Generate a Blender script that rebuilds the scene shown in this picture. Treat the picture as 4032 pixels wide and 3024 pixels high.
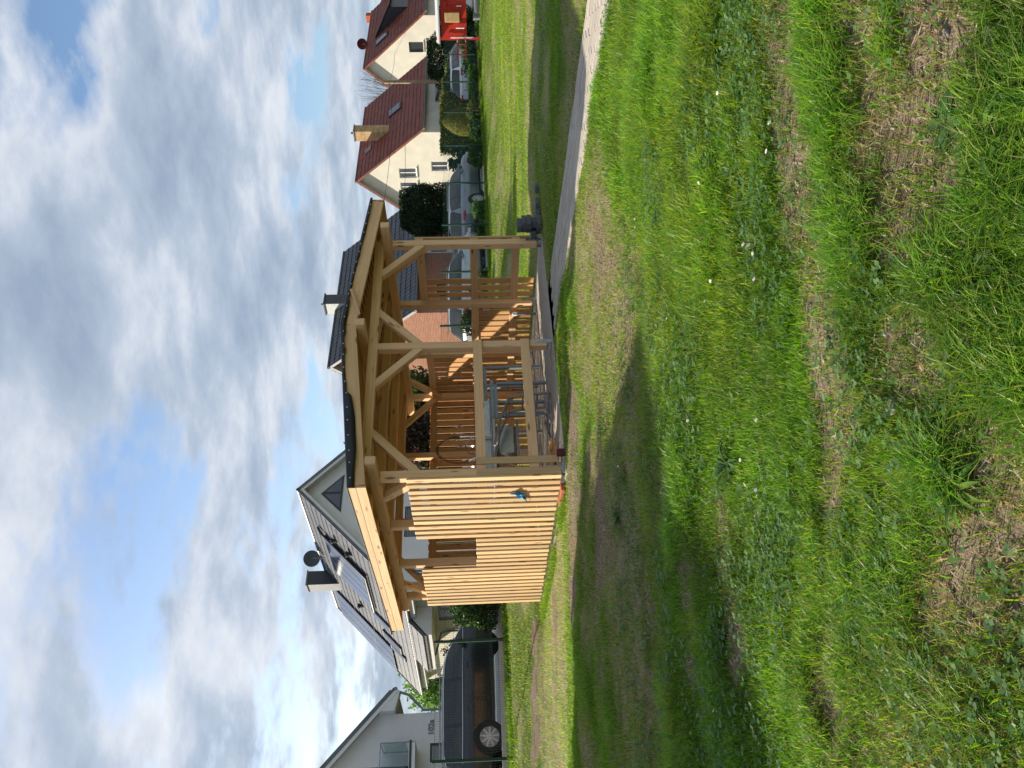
import bpy, math, random
import numpy as np
from mathutils import Vector, Matrix
from mathutils.geometry import tessellate_polygon
random.seed(7)
RNG = np.random.default_rng(11)
R = math.radians
SC = bpy.context.scene
for o in list(bpy.data.objects):
    bpy.data.objects.remove(o)

# ------------------------------------------------------------------ camera
CAM_Z = 1.2
cam = bpy.data.cameras.new('camera')
cam.sensor_fit = 'HORIZONTAL'
cam.sensor_width = 36.0
cam.lens = 27.05
cam.clip_start = 0.05
cam.clip_end = 4000
camo = bpy.data.objects.new('camera', cam)
SC.collection.objects.link(camo)
pitch, roll = R(3.04), 0.026
f_ = Vector((0, math.cos(pitch), -math.sin(pitch)))
u0 = Vector((0, math.sin(pitch), math.cos(pitch)))
X_ = Vector((1, 0, 0))
r_ = math.cos(roll) * X_ - math.sin(roll) * u0
u_ = math.sin(roll) * X_ + math.cos(roll) * u0
# the photograph is stored lying on its side: world "up" points to the picture's left edge
m3 = Matrix((-u_, r_, -f_)).transposed()
camo.matrix_world = Matrix.Translation((0, 0, CAM_Z)) @ m3.to_4x4()
SC.camera = camo

# ------------------------------------------------------------------ light
SUN_AZ, SUN_EL = R(-25.5), R(30.0)           # direction the light travels on the ground, and height of the sun
SUN_STRENGTH, SKY_STRENGTH, EXPOSURE = 4.3, 0.15, 1.15
LD = Vector((math.cos(SUN_AZ) * math.cos(SUN_EL), math.sin(SUN_AZ) * math.cos(SUN_EL), -math.sin(SUN_EL)))
sun = bpy.data.lights.new('sun', 'SUN')
sun.energy = SUN_STRENGTH
sun.angle = R(0.75)
sun.color = (1.0, 0.90, 0.74)
suno = bpy.data.objects.new('sun', sun)
suno.rotation_euler = LD.to_track_quat('-Z', 'Y').to_euler()
SC.collection.objects.link(suno)

world = bpy.data.worlds.new('World')
SC.world = world
world.use_nodes = True
wn, wl = world.node_tree.nodes, world.node_tree.links
wn.clear()
def W(t, **k):
    n = wn.new(t)
    for a, b in k.items():
        setattr(n, a, b)
    return n
wout = W('ShaderNodeOutputWorld')
bg = W('ShaderNodeBackground')
bg.inputs['Strength'].default_value = SKY_STRENGTH
wl.new(bg.outputs[0], wout.inputs[0])
sky = W('ShaderNodeTexSky', sky_type='NISHITA', sun_disc=False)
sky.sun_elevation = SUN_EL
sky.sun_rotation = math.atan2(-LD.x, -LD.y)
sky.air_density = 1.0
sky.dust_density = 1.4
sky.ozone_density = 1.0
tc = W('ShaderNodeTexCoord')
sep = W('ShaderNodeSeparateXYZ'); wl.new(tc.outputs['Generated'], sep.inputs[0])
def wm(op, a, b=None, clamp=False):
    n = W('ShaderNodeMath', operation=op, use_clamp=clamp)
    for i, v in enumerate((a, b)):
        if v is None:
            continue
        if isinstance(v, (int, float)):
            n.inputs[i].default_value = v
        else:
            wl.new(v, n.inputs[i])
    return n.outputs[0]
zc = wm('MAXIMUM', sep.outputs[2], 0.0)
den = wm('ADD', zc, 0.16)
comb = W('ShaderNodeCombineXYZ')
wl.new(wm('DIVIDE', sep.outputs[0], den), comb.inputs[0])
wl.new(wm('DIVIDE', sep.outputs[1], den), comb.inputs[1])
def wnoise(scale, detail, rough, off, dist=0.0, stretch=(1, 1, 1), rot=0.0):
    mp = W('ShaderNodeMapping'); mp.inputs['Location'].default_value = off; mp.inputs['Scale'].default_value = stretch
    mp.inputs['Rotation'].default_value = (0, 0, rot)
    wl.new(comb.outputs[0], mp.inputs[0])
    n = W('ShaderNodeTexNoise'); n.inputs['Scale'].default_value = scale; n.inputs['Detail'].default_value = detail
    n.inputs['Roughness'].default_value = rough; n.inputs['Distortion'].default_value = dist
    wl.new(mp.outputs[0], n.inputs['Vector'])
    return n.outputs['Fac']
def wramp(inp, stops):
    n = W('ShaderNodeValToRGB'); wl.new(inp, n.inputs[0])
    el = n.color_ramp.elements
    while len(el) < len(stops):
        el.new(0.5)
    for e, (p, c) in zip(el, stops):
        e.position = p; e.color = (*c, 1)
    return n.outputs[0]
big = wnoise(0.62, 4, 0.5, (3.1, 7.3, 0), 0.2, (1.0, 1.2, 1), 0.9)
med = wnoise(1.7, 9, 0.58, (1.7, 2.2, 0), 0.15, (1.0, 1.2, 1), 0.9)
cov = wm('ADD', wm('MULTIPLY', big, 0.42), wm('MULTIPLY', med, 0.62))
mask = wramp(cov, [(0.435, (0, 0, 0)), (0.505, (1, 1, 1))])
fin = wnoise(2.3, 10, 0.58, (5.5, 0.4, 0), 0.15, (1.0, 1.25, 1), 0.9)
dens = wm('ADD', wm('MULTIPLY', cov, 0.45), wm('MULTIPLY', fin, 0.55))
ccol = wramp(dens, [(0.40, (2.65, 2.74, 2.88)), (0.465, (2.15, 2.30, 2.55)), (0.53, (1.50, 1.74, 2.10)), (0.62, (1.02, 1.28, 1.66))])
hsv = W('ShaderNodeHueSaturation'); hsv.inputs['Saturation'].default_value = 1.12; hsv.inputs['Value'].default_value = 0.58
wl.new(sky.outputs[0], hsv.inputs['Color'])
mx = W('ShaderNodeMix', data_type='RGBA')
wl.new(wm('MULTIPLY', mask, 0.93), mx.inputs['Factor'])
wl.new(hsv.outputs[0], mx.inputs['A'])
wl.new(ccol, mx.inputs['B'])
wl.new(mx.outputs['Result'], bg.inputs['Color'])

SC.view_settings.view_transform = 'Standard'
SC.view_settings.look = 'None'
SC.view_settings.gamma = 1.0
SC.view_settings.use_curve_mapping = False
SC.view_settings.exposure = EXPOSURE
SC.render.engine = 'CYCLES'
SC.cycles.use_denoising = True
SC.cycles.use_adaptive_sampling = True
SC.cycles.adaptive_threshold = 0.015
SC.cycles.max_bounces = 6
SC.cycles.diffuse_bounces = 3
SC.cycles.glossy_bounces = 3
SC.cycles.transmission_bounces = 4
SC.cycles.transparent_max_bounces = 6
SC.cycles.caustics_reflective = False
SC.cycles.caustics_refractive = False

# ------------------------------------------------------------------ mesh helpers
class MB:
    def __init__(s):
        s.v, s.f = [], []
    def add(s, vs, fs):
        b = len(s.v)
        s.v += [tuple(p) for p in vs]
        s.f += [tuple(i + b for i in f) for f in fs]
        return s
    def box(s, x0, x1, y0, y1, z0, z1):
        return s.add([(x0, y0, z0), (x1, y0, z0), (x1, y1, z0), (x0, y1, z0), (x0, y0, z1), (x1, y0, z1), (x1, y1, z1), (x0, y1, z1)],
                     [(3, 2, 1, 0), (4, 5, 6, 7), (0, 1, 5, 4), (1, 2, 6, 5), (2, 3, 7, 6), (3, 0, 4, 7)])
    def cbox(s, x0, x1, y0, y1, z0, z1, c=0.006):
        vs = []; idx = {}
        for ix, x in enumerate((x0, x1)):
            for iy, y in enumerate((y0, y1)):
                for iz, z in enumerate((z0, z1)):
                    sx, sy, sz = (1 - 2 * ix), (1 - 2 * iy), (1 - 2 * iz)
                    idx[ix, iy, iz] = len(vs)
                    vs += [(x, y + sy * c, z + sz * c), (x + sx * c, y, z + sz * c), (x + sx * c, y + sy * c, z)]
        I = lambda ix, iy, iz, k: idx[ix, iy, iz] + k
        fs = []
        for ix in (0, 1):
            q = [I(ix, 0, 0, 0), I(ix, 1, 0, 0), I(ix, 1, 1, 0), I(ix, 0, 1, 0)]
            fs.append(q if ix else q[::-1])
            q = [I(0, ix, 0, 1), I(0, ix, 1, 1), I(1, ix, 1, 1), I(1, ix, 0, 1)]
            fs.append(q if ix else q[::-1])
            q = [I(0, 0, ix, 2), I(1, 0, ix, 2), I(1, 1, ix, 2), I(0, 1, ix, 2)]
            fs.append(q if ix else q[::-1])
        for a in (0, 1):
            for b in (0, 1):
                fs.append([I(0, a, b, 1), I(1, a, b, 1), I(1, a, b, 2), I(0, a, b, 2)])
                fs.append([I(a, 0, b, 0), I(a, 1, b, 0), I(a, 1, b, 2), I(a, 0, b, 2)])
                fs.append([I(a, b, 0, 0), I(a, b, 1, 0), I(a, b, 1, 1), I(a, b, 0, 1)])
        for k in idx.values():
            fs.append([k, k + 1, k + 2])
        return s.add(vs, fs)
    def tube(s, pts, rad, n=8, caps=True):
        pts = [Vector(p) for p in pts]
        rads = rad if isinstance(rad, (list, tuple)) else [rad] * len(pts)
        vs, fs = [], []
        t0 = (pts[1] - pts[0]).normalized()
        a = t0.orthogonal().normalized()
        for i, p in enumerate(pts):
            t = (pts[min(i + 1, len(pts) - 1)] - pts[max(i - 1, 0)]).normalized()
            a = (a - t * a.dot(t)).normalized()
            b = t.cross(a)
            for k in range(n):
                an = 2 * math.pi * k / n
                vs.append(p + (a * math.cos(an) + b * math.sin(an)) * rads[i])
        for i in range(len(pts) - 1):
            for k in range(n):
                k2 = (k + 1) % n
                fs.append((i * n + k, i * n + k2, (i + 1) * n + k2, (i + 1) * n + k))
        if caps:
            fs.append(tuple(range(n))[::-1]); fs.append(tuple((len(pts) - 1) * n + k for k in range(n)))
        return s.add(vs, fs)
    def lathe(s, prof, n=20, axis='z', c=(0, 0, 0)):
        vs, fs = [], []
        for (r, h) in prof:
            for k in range(n):
                an = 2 * math.pi * k / n
                x, y = r * math.cos(an), r * math.sin(an)
                p = (x, y, h) if axis == 'z' else (x, h, y) if axis == 'y' else (h, x, y)
                vs.append((p[0] + c[0], p[1] + c[1], p[2] + c[2]))
        m = len(prof)
        for i in range(m - 1):
            for k in range(n):
                k2 = (k + 1) % n
                fs.append((i * n + k, i * n + k2, (i + 1) * n + k2, (i + 1) * n + k))
        if prof[0][0] > 1e-6: fs.append(tuple(range(n))[::-1])
        if prof[-1][0] > 1e-6: fs.append(tuple((m - 1) * n + k for k in range(n)))
        return s.add(vs, fs)
    def prism(s, poly, y0, y1, axis='y'):
        """poly in (x,z) extruded along y (or 'x': poly in (y,z); 'z': poly in (x,y))"""
        n = len(poly)
        def P(p, h):
            return (p[0], h, p[1]) if axis == 'y' else (h, p[0], p[1]) if axis == 'x' else (p[0], p[1], h)
        vs = [P(p, y0) for p in poly] + [P(p, y1) for p in poly]
        fs = [tuple(range(n))[::-1], tuple(range(n, 2 * n))]
        for i in range(n):
            j = (i + 1) % n
            fs.append((i, j, n + j, n + i))
        return s.add(vs, fs)
    def xform(s, M):
        s.v = [tuple(M @ Vector(p)) for p in s.v]
        return s
    def mesh(s, name, mat=None, smooth=None):
        me = bpy.data.meshes.new(name)
        me.from_pydata(s.v, [], s.f)
        me.update()
        if mat: me.materials.append(mat)
        import bmesh
        bm = bmesh.new(); bm.from_mesh(me)
        bmesh.ops.recalc_face_normals(bm, faces=bm.faces)
        bm.to_mesh(me); bm.free()
        if smooth is not None:
            me.shade_smooth()
            me.set_sharp_from_angle(angle=R(smooth))
        return me

def link(o, parent=None):
    SC.collection.objects.link(o)
    if parent is not None:
        o.parent = parent
    return o
def obj(name, mb, mat=None, parent=None, loc=None, rotz=0.0, smooth=None):
    me = mb if isinstance(mb, bpy.types.Mesh) else mb.mesh(name, mat, smooth)
    o = bpy.data.objects.new(name, me)
    link(o, parent)
    if loc is not None: o.location = loc
    if rotz: o.rotation_euler = (0, 0, rotz)
    return o
def tag(o, label=None, cat=None, group=None, kind=None):
    if label: o['label'] = label
    if cat: o['category'] = cat
    if group: o['group'] = group
    if kind: o['kind'] = kind
    return o
def thing(name, label, cat, loc=(0, 0, 0), rotz=0.0, group=None):
    o = bpy.data.objects.new(name, None)
    o.empty_display_size = 0.2
    link(o)
    o.location = loc
    o.rotation_euler = (0, 0, rotz)
    return tag(o, label, cat, group)
def copy_tree(o, parent=None):
    c = o.copy(); SC.collection.objects.link(c); c.parent = parent
    for ch in o.children:
        copy_tree(ch, c)
    return c
_tcache = {}
def timber(name, parent, p, q, w, h, mat, up=(0, 0, 1), c=0.006):
    """a squared timber whose long axis is the object's own x axis (the grain follows it)"""
    p, q = Vector(p), Vector(q)
    L = round((q - p).length, 4)
    key = (L, round(w, 4), round(h, 4), mat.name, c)
    if key not in _tcache:
        _tcache[key] = MB().cbox(-L / 2, L / 2, -w / 2, w / 2, -h / 2, h / 2, c).mesh(name, mat)
    o = bpy.data.objects.new(name, _tcache[key])
    link(o, parent)
    x = (q - p).normalized(); z = Vector(up); z = (z - x * z.dot(x)).normalized(); y = z.cross(x)
    o.matrix_local = Matrix.Translation((p + q) / 2) @ Matrix((x, y, z)).transposed().to_4x4()
    return o

# ------------------------------------------------------------------ materials
class NT:
    def __init__(s, name):
        s.m = bpy.data.materials.new(name); s.m.use_nodes = True
        s.t = s.m.node_tree; s.n = s.t.nodes; s.l = s.t.links
        s.b = s.n['Principled BSDF']; s.out = s.n['Material Output']
        s.tc = s.n.new('ShaderNodeTexCoord')
        s.vec = s.tc.outputs['Object']
    def set(s, sock, v):
        if hasattr(v, 'is_output') or isinstance(v, bpy.types.NodeSocket): s.l.new(v, sock)
        elif isinstance(v, (tuple, list)) and len(v) == 3 and sock.type == 'RGBA': sock.default_value = (*v, 1)
        else: sock.default_value = v
    def mapping(s, scale=(1, 1, 1), loc=(0, 0, 0), vec=None, rot=(0, 0, 0)):
        n = s.n.new('ShaderNodeMapping'); s.l.new(vec or s.vec, n.inputs[0])
        n.inputs['Scale'].default_value = scale; s.set(n.inputs['Location'], loc); n.inputs['Rotation'].default_value = rot
        return n.outputs[0]
    def noise(s, scale, detail=4, rough=0.55, vec=None, dist=0.0):
        n = s.n.new('ShaderNodeTexNoise'); s.l.new(vec or s.vec, n.inputs['Vector'])
        n.inputs['Scale'].default_value = scale; n.inputs['Detail'].default_value = detail; n.inputs['Roughness'].default_value = rough
        n.inputs['Distortion'].default_value = dist
        return n.outputs['Fac']
    def voro(s, scale, vec=None, feature='F1', out='Distance'):
        n = s.n.new('ShaderNodeTexVoronoi'); s.l.new(vec or s.vec, n.inputs['Vector']); n.inputs['Scale'].default_value = scale
        n.feature = feature
        return n.outputs[out]
    def ramp(s, inp, stops):
        n = s.n.new('ShaderNodeValToRGB'); s.l.new(inp, n.inputs[0]); el = n.color_ramp.elements
        while len(el) < len(stops): el.new(0.5)
        for e, (p, c) in zip(el, stops):
            e.position = p; e.color = (*(c if isinstance(c, (tuple, list)) else (c, c, c)), 1)
        return n.outputs[0]
    def mix(s, fac, a, b, mode='MIX'):
        n = s.n.new('ShaderNodeMix'); n.data_type = 'RGBA'; n.blend_type = mode
        s.set(n.inputs['Factor'], fac); s.set(n.inputs['A'], a); s.set(n.inputs['B'], b)
        return n.outputs['Result']
    def math(s, op, a, b=None, clamp=False):
        n = s.n.new('ShaderNodeMath'); n.operation = op; n.use_clamp = clamp
        s.set(n.inputs[0], a)
        if b is not None: s.set(n.inputs[1], b)
        return n.outputs[0]
    def rand(s):
        return s.n.new('ShaderNodeObjectInfo').outputs['Random']
    def attr(s, name, out='Color'):
        n = s.n.new('ShaderNodeAttribute'); n.attribute_name = name
        return n.outputs[out]
    def bump(s, h, strength=0.3, dist=0.01):
        n = s.n.new('ShaderNodeBump'); n.inputs['Strength'].default_value = strength; n.inputs['Distance'].default_value = dist
        s.l.new(h, n.inputs['Height']); s.l.new(n.outputs[0], s.b.inputs['Normal'])
    def fin(s, color=None, rough=0.7, metal=0.0, spec=0.5):
        if color is not None: s.set(s.b.inputs['Base Color'], color)
        s.set(s.b.inputs['Roughness'], rough); s.set(s.b.inputs['Metallic'], metal)
        s.set(s.b.inputs['Specular IOR Level'], spec)
        return s.m
M = {}
def plain(name, col, rough=0.6, metal=0.0, var=0.12, scale=6.0, spec=0.4, bump=0.0):
    t = NT(name)
    n = t.noise(scale, 5)
    lo = tuple(c * (1 - var) for c in col); hi = tuple(min(1, c * (1 + var)) for c in col)
    c = t.ramp(n, [(0.3, lo), (0.7, hi)])
    if bump: t.bump(t.noise(scale * 9, 4), bump, 0.01)
    M[name] = t.fin(c, rough, metal, spec)
    return M[name]
def wood(name, a, b, knot=(0.17, 0.075, 0.028), rough=0.62, tint=0.16, weather=0.0):
    t = NT(name)
    rnd = t.rand()
    sh = t.n.new('ShaderNodeCombineXYZ')
    for i, k in enumerate((17.3, 31.1, 23.7)):
        t.l.new(t.math('MULTIPLY', rnd, k), sh.inputs[i])
    v = t.n.new('ShaderNodeVectorMath'); v.operation = 'ADD'; t.l.new(t.vec, v.inputs[0]); t.l.new(sh.outputs[0], v.inputs[1])
    vec = v.outputs[0]
    g = t.noise(1.0, 6, 0.6, t.mapping((1.3, 34, 34), vec=vec), 0.6)
    g2 = t.noise(1.0, 3, 0.5, t.mapping((0.7, 7, 7), vec=vec), 0.3)
    col = t.ramp(g, [(0.28, a), (0.72, b)])
    col = t.mix(t.math('MULTIPLY', g2, 0.35), col, tuple(x * 0.72 for x in a))
    kv = t.mapping((2.3, 9.5, 9.5), vec=vec)
    k = t.voro(1.0, kv)
    kn = t.ramp(k, [(0.10, 1.0), (0.21, 0.0)])
    kn2 = t.math('MULTIPLY', kn, t.ramp(t.noise(0.9, 1, 0.5, vec), [(0.40, 0.0), (0.46, 1.0)]))
    col = t.mix(t.math('MULTIPLY', kn2, 0.85), col, knot)
    br = t.ramp(rnd, [(0.0, 1 - tint), (1.0, 1 + tint * 0.55)])
    col = t.mix(1.0, col, br, 'MULTIPLY')
    if weather:
        col = t.mix(t.math('MULTIPLY', t.noise(0.8, 3, 0.6, vec), weather), col, (0.34, 0.30, 0.24))
    t.bump(g, 0.25, 0.003)
    M[name] = t.fin(col, rough, 0.0, 0.3)
    return M[name]
wood('spruce', (0.66, 0.395, 0.19), (0.87, 0.57, 0.31))
wood('spruce_slat', (0.56, 0.355, 0.16), (0.78, 0.565, 0.31), tint=0.3)
wood('larch', (0.54, 0.275, 0.11), (0.74, 0.44, 0.19), tint=0.26)
wood('beam', (0.72, 0.435, 0.21), (0.94, 0.625, 0.36), tint=0.14, weather=0.04)
plain('membrane', (0.016, 0.018, 0.024), 0.55, var=0.25, scale=4, bump=0.25)
plain('galvanised', (0.50, 0.53, 0.56), 0.38, 0.85, var=0.18, scale=20)
plain('steel', (0.42, 0.43, 0.44), 0.30, 0.95, var=0.15, scale=9)
plain('steel_grey', (0.23, 0.245, 0.26), 0.45, 0.35, var=0.15)
plain('alloy', (0.50, 0.51, 0.53), 0.35, 0.0, var=0.06)
plain('steel_blue', (0.24, 0.30, 0.34), 0.45, 0.2, var=0.12)
plain('chrome', (0.62, 0.63, 0.64), 0.12, 1.0, var=0.05)
plain('aluminium', (0.30, 0.31, 0.32), 0.3, 0.5, var=0.2, scale=18)
plain('black_rubber', (0.012, 0.012, 0.013), 0.7, var=0.3)
plain('dark_plastic', (0.02, 0.021, 0.023), 0.45, var=0.2)
plain('red_clay', (0.42, 0.105, 0.05), 0.8, var=0.2, bump=0.3)
plain('paver_grey', (0.17, 0.168, 0.165), 0.85, var=0.2, scale=14, bump=0.5)
plain('block_dark', (0.10, 0.102, 0.108), 0.85, var=0.25, scale=16, bump=0.5)
plain('white_paint', (0.78, 0.78, 0.77), 0.55, var=0.04)
plain('frame_white', (0.76, 0.77, 0.78), 0.35, var=0.03)
plain('frame_dark', (0.035, 0.037, 0.042), 0.4, var=0.15)
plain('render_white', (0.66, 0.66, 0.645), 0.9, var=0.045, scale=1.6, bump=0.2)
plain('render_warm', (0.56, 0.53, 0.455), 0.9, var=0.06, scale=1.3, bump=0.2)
plain('render_cream', (0.64, 0.605, 0.52), 0.9, var=0.09, scale=1.1, bump=0.25)
plain('soffit', (0.46, 0.46, 0.45), 0.7, var=0.05)
plain('zinc', (0.19, 0.20, 0.215), 0.6, 0.2, var=0.12)
def tilemat(name, col, rough, var=0.3, spec=0.5):
    t = NT(name)
    cell = t.n.new('ShaderNodeSeparateColor'); t.l.new(t.voro(3.1, out='Color'), cell.inputs[0])
    v = t.math('ADD', t.math('MULTIPLY', cell.outputs[0], 0.6), t.math('MULTIPLY', t.noise(0.7, 5, 0.65), 0.5))
    lo = tuple(c * (1 - var) for c in col); hi = tuple(c * (1 + var) for c in col)
    c = t.ramp(v, [(0.2, lo), (0.8, hi)])
    c = t.mix(t.ramp(t.noise(2.3, 6, 0.7), [(0.58, 0.0), (0.72, 0.35)]), c, (0.10, 0.095, 0.06))
    M[name] = t.fin(c, rough, 0, spec)
tilemat('tile_anthracite', (0.098, 0.102, 0.112), 0.45, 0.25, 0.5)
tilemat('tile_black', (0.024, 0.026, 0.032), 0.38, 0.4, 0.6)
tilemat('tile_brown', (0.185, 0.046, 0.030), 0.6, 0.25, 0.35)
tilemat('tile_red', (0.165, 0.042, 0.026), 0.6, 0.3, 0.35)
plain('fence_green', (0.010, 0.050, 0.036), 0.5, var=0.1, spec=0.25)
plain('red_paint', (0.52, 0.028, 0.012), 0.5, var=0.12, scale=5)
plain('box_ply', (0.50, 0.33, 0.15), 0.7, var=0.12, scale=7)
plain('slate_lit', (0.52, 0.54, 0.53), 0.5, var=0.18, scale=8)
plain('kerb', (0.48, 0.47, 0.45), 0.85, var=0.1)
plain('pole_wood', (0.26, 0.19, 0.12), 0.85, var=0.25, scale=4)
plain('wire', (0.02, 0.02, 0.022), 0.6)
plain('stone', (0.34, 0.31, 0.27), 0.85, var=0.25, scale=22, bump=0.6)
plain('curtain', (0.55, 0.56, 0.57), 0.9, var=0.1, scale=20)
plain('blue_film', (0.05, 0.33, 0.62), 0.25, var=0.35, scale=30, spec=0.6)
plain('maroon', (0.10, 0.012, 0.02), 0.4)
plain('dish_grey', (0.07, 0.078, 0.088), 0.5)
plain('tail_red', (0.42, 0.008, 0.012), 0.15, var=0.2, spec=0.7)
plain('plate_white', (0.75, 0.75, 0.72), 0.4, var=0.03)
plain('plate_blue', (0.02, 0.06, 0.35), 0.4)
plain('bark', (0.10, 0.075, 0.055), 0.9, var=0.3, scale=12, bump=0.6)
def glass(name, col=(0.03, 0.035, 0.042), rough=0.04):
    t = NT(name)
    t.b.inputs['IOR'].default_value = 1.52
    M[name] = t.fin(col, rough, 0.0, 1.0)
glass('window_glass', (0.028, 0.034, 0.042))
glass('car_glass', (0.012, 0.016, 0.018))
M['car_glass'].node_tree.nodes['Principled BSDF'].inputs['Specular IOR Level'].default_value = 0.55
glass('solar', (0.018, 0.026, 0.05), 0.09)
glass('lens_clear', (0.5, 0.52, 0.54), 0.08)
def carpaint(name, col, rough=0.28, metal=0.35):
    t = NT(name)
    t.b.inputs['Coat Weight'].default_value = 0.3
    t.b.inputs['Coat Roughness'].default_value = 0.05
    n = t.noise(2.5, 3)
    M[name] = t.fin(t.ramp(n, [(0.3, tuple(c * 0.92 for c in col)), (0.7, col)]), rough, metal, 0.5)
carpaint('paint_navy', (0.004, 0.007, 0.018), 0.3, 0.1)
carpaint('paint_grey', (0.20, 0.235, 0.27), 0.35, 0.55)
carpaint('paint_white', (0.74, 0.75, 0.76), 0.35, 0.0)
carpaint('paint_silver', (0.46, 0.48, 0.50), 0.33, 0.6)
carpaint('paint_black', (0.010, 0.011, 0.013), 0.3, 0.2)
def balcony_glass():
    t = NT('balcony_glass')
    t.b.inputs['Transmission Weight'].default_value = 0.9
    t.b.inputs['IOR'].default_value = 1.1
    M['balcony_glass'] = t.fin((0.72, 0.84, 0.82), 0.02, 0, 0.6)
balcony_glass()
def brick(name, a, b, mortar, scale=1.0):
    t = NT(name)
    n = t.n.new('ShaderNodeTexBrick'); 
    # wall faces stand upright: use (x+y, z) as the brick plane
    sp = t.n.new('ShaderNodeSeparateXYZ'); t.l.new(t.vec, sp.inputs[0])
    cb = t.n.new('ShaderNodeCombineXYZ'); t.l.new(t.math('ADD', sp.outputs[0], sp.outputs[1]), cb.inputs[0]); t.l.new(sp.outputs[2], cb.inputs[1])
    t.l.new(cb.outputs[0], n.inputs['Vector'])
    n.inputs['Scale'].default_value = scale
    n.inputs['Brick Width'].default_value = 0.25; n.inputs['Row Height'].default_value = 0.083; n.inputs['Mortar Size'].default_value = 0.007
    n.inputs['Color1'].default_value = (*a, 1); n.inputs['Color2'].default_value = (*b, 1); n.inputs['Mortar'].default_value = (*mortar, 1)
    M[name] = t.fin(n.outputs['Color'], 0.85, 0, 0.2)
brick('brick_red', (0.34, 0.135, 0.075), (0.43, 0.19, 0.115), (0.42, 0.34, 0.27))
brick('brick_ochre', (0.36, 0.19, 0.06), (0.58, 0.37, 0.16), (0.55, 0.50, 0.42))
def leafmat(name, transl=0.45, rough=0.55):
    t = NT(name)
    c = t.attr('col')
    t.fin(c, rough, 0.0, 0.15)
    tr = t.n.new('ShaderNodeBsdfTranslucent')
    br = t.n.new('ShaderNodeMix'); br.data_type = 'RGBA'; br.blend_type = 'MULTIPLY'; br.inputs['Factor'].default_value = 1
    t.l.new(c, br.inputs['A']); br.inputs['B'].default_value = (1.2, 1.3, 0.65, 1)
    t.l.new(br.outputs['Result'], tr.inputs['Color'])
    ms = t.n.new('ShaderNodeMixShader'); ms.inputs[0].default_value = transl
    t.l.new(t.b.outputs[0], ms.inputs[1]); t.l.new(tr.outputs[0], ms.inputs[2])
    t.l.new(ms.outputs[0], t.out.inputs[0])
    M[name] = t.m
leafmat('grass_blade', 0.5, 0.42)
M['grass_blade'].node_tree.nodes['Principled BSDF'].inputs['Specular IOR Level'].default_value = 0.22
leafmat('leaf', 0.32, 0.5)
leafmat('petal', 0.3, 0.6)
def streetmat():
    t = NT('street_paving')
    n = t.noise(1.2, 6); n2 = t.noise(60, 3)
    c = t.mix(t.math('MULTIPLY', n2, 0.5), t.ramp(n, [(0.3, (0.13, 0.125, 0.12)), (0.7, (0.2, 0.19, 0.18))]), (0.26, 0.25, 0.23))
    t.bump(n2, 0.3, 0.01)
    M['street_paving'] = t.fin(c, 0.85, 0, 0.3)
streetmat()

# ------------------------------------------------------------------ site layout
ST0 = Vector((-5.8, 17.5, 0)); ST_ROT = math.atan2(0.652, 0.758)       # street frame: x along the fence, y away from the meadow
DS = Vector((math.cos(ST_ROT), math.sin(ST_ROT), 0)); DN = Vector((-DS.y, DS.x, 0))
def SP(t, b, z=0.0):
    return ST0 + DS * t + DN * b + Vector((0, 0, z))
def street_z(t):
    return 0.66 - 0.0115 * (t + 2.0) if t < 20 else 0.407
PV0 = Vector((-1.17, 10.1, 0)); PV_ROT = R(35.4)                        # pavilion frame: x along the front, y into the depth
PF = Vector((math.cos(PV_ROT), math.sin(PV_ROT), 0)); PD = Vector((-PF.y, PF.x, 0))
def sstep(a, b, x):
    t = np.clip((x - a) / (b - a), 0, 1)
    return t * t * (3 - 2 * t)
def vnoise(x, y, s, seed=0):
    x = np.asarray(x, float) * s + seed * 17.13; y = np.asarray(y, float) * s + seed * 9.71
    xi, yi = np.floor(x), np.floor(y); fx, fy = x - xi, y - yi
    fx = fx * fx * (3 - 2 * fx); fy = fy * fy * (3 - 2 * fy)
    def h(a, b):
        v = np.sin(a * 127.1 + b * 311.7 + seed * 74.7) * 43758.5453
        return v - np.floor(v)
    return (h(xi, yi) * (1 - fx) + h(xi + 1, yi) * fx) * (1 - fy) + (h(xi, yi + 1) * (1 - fx) + h(xi + 1, yi + 1) * fx) * fy
def fbm(x, y, s, seed=0, o=4):
    a, t, r = 0.5, 0, 0
    for i in range(o):
        r = r + a * vnoise(x, y, s, seed + i); t += a; a *= 0.55; s *= 2.03
    return r / t
PATH_A, PATH_DIR, PATH_W = Vector((1.58, 9.25, 0)), Vector((0.448, -0.894, 0)), 0.96
PATH_N = Vector((0.894, 0.448, 0))
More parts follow.
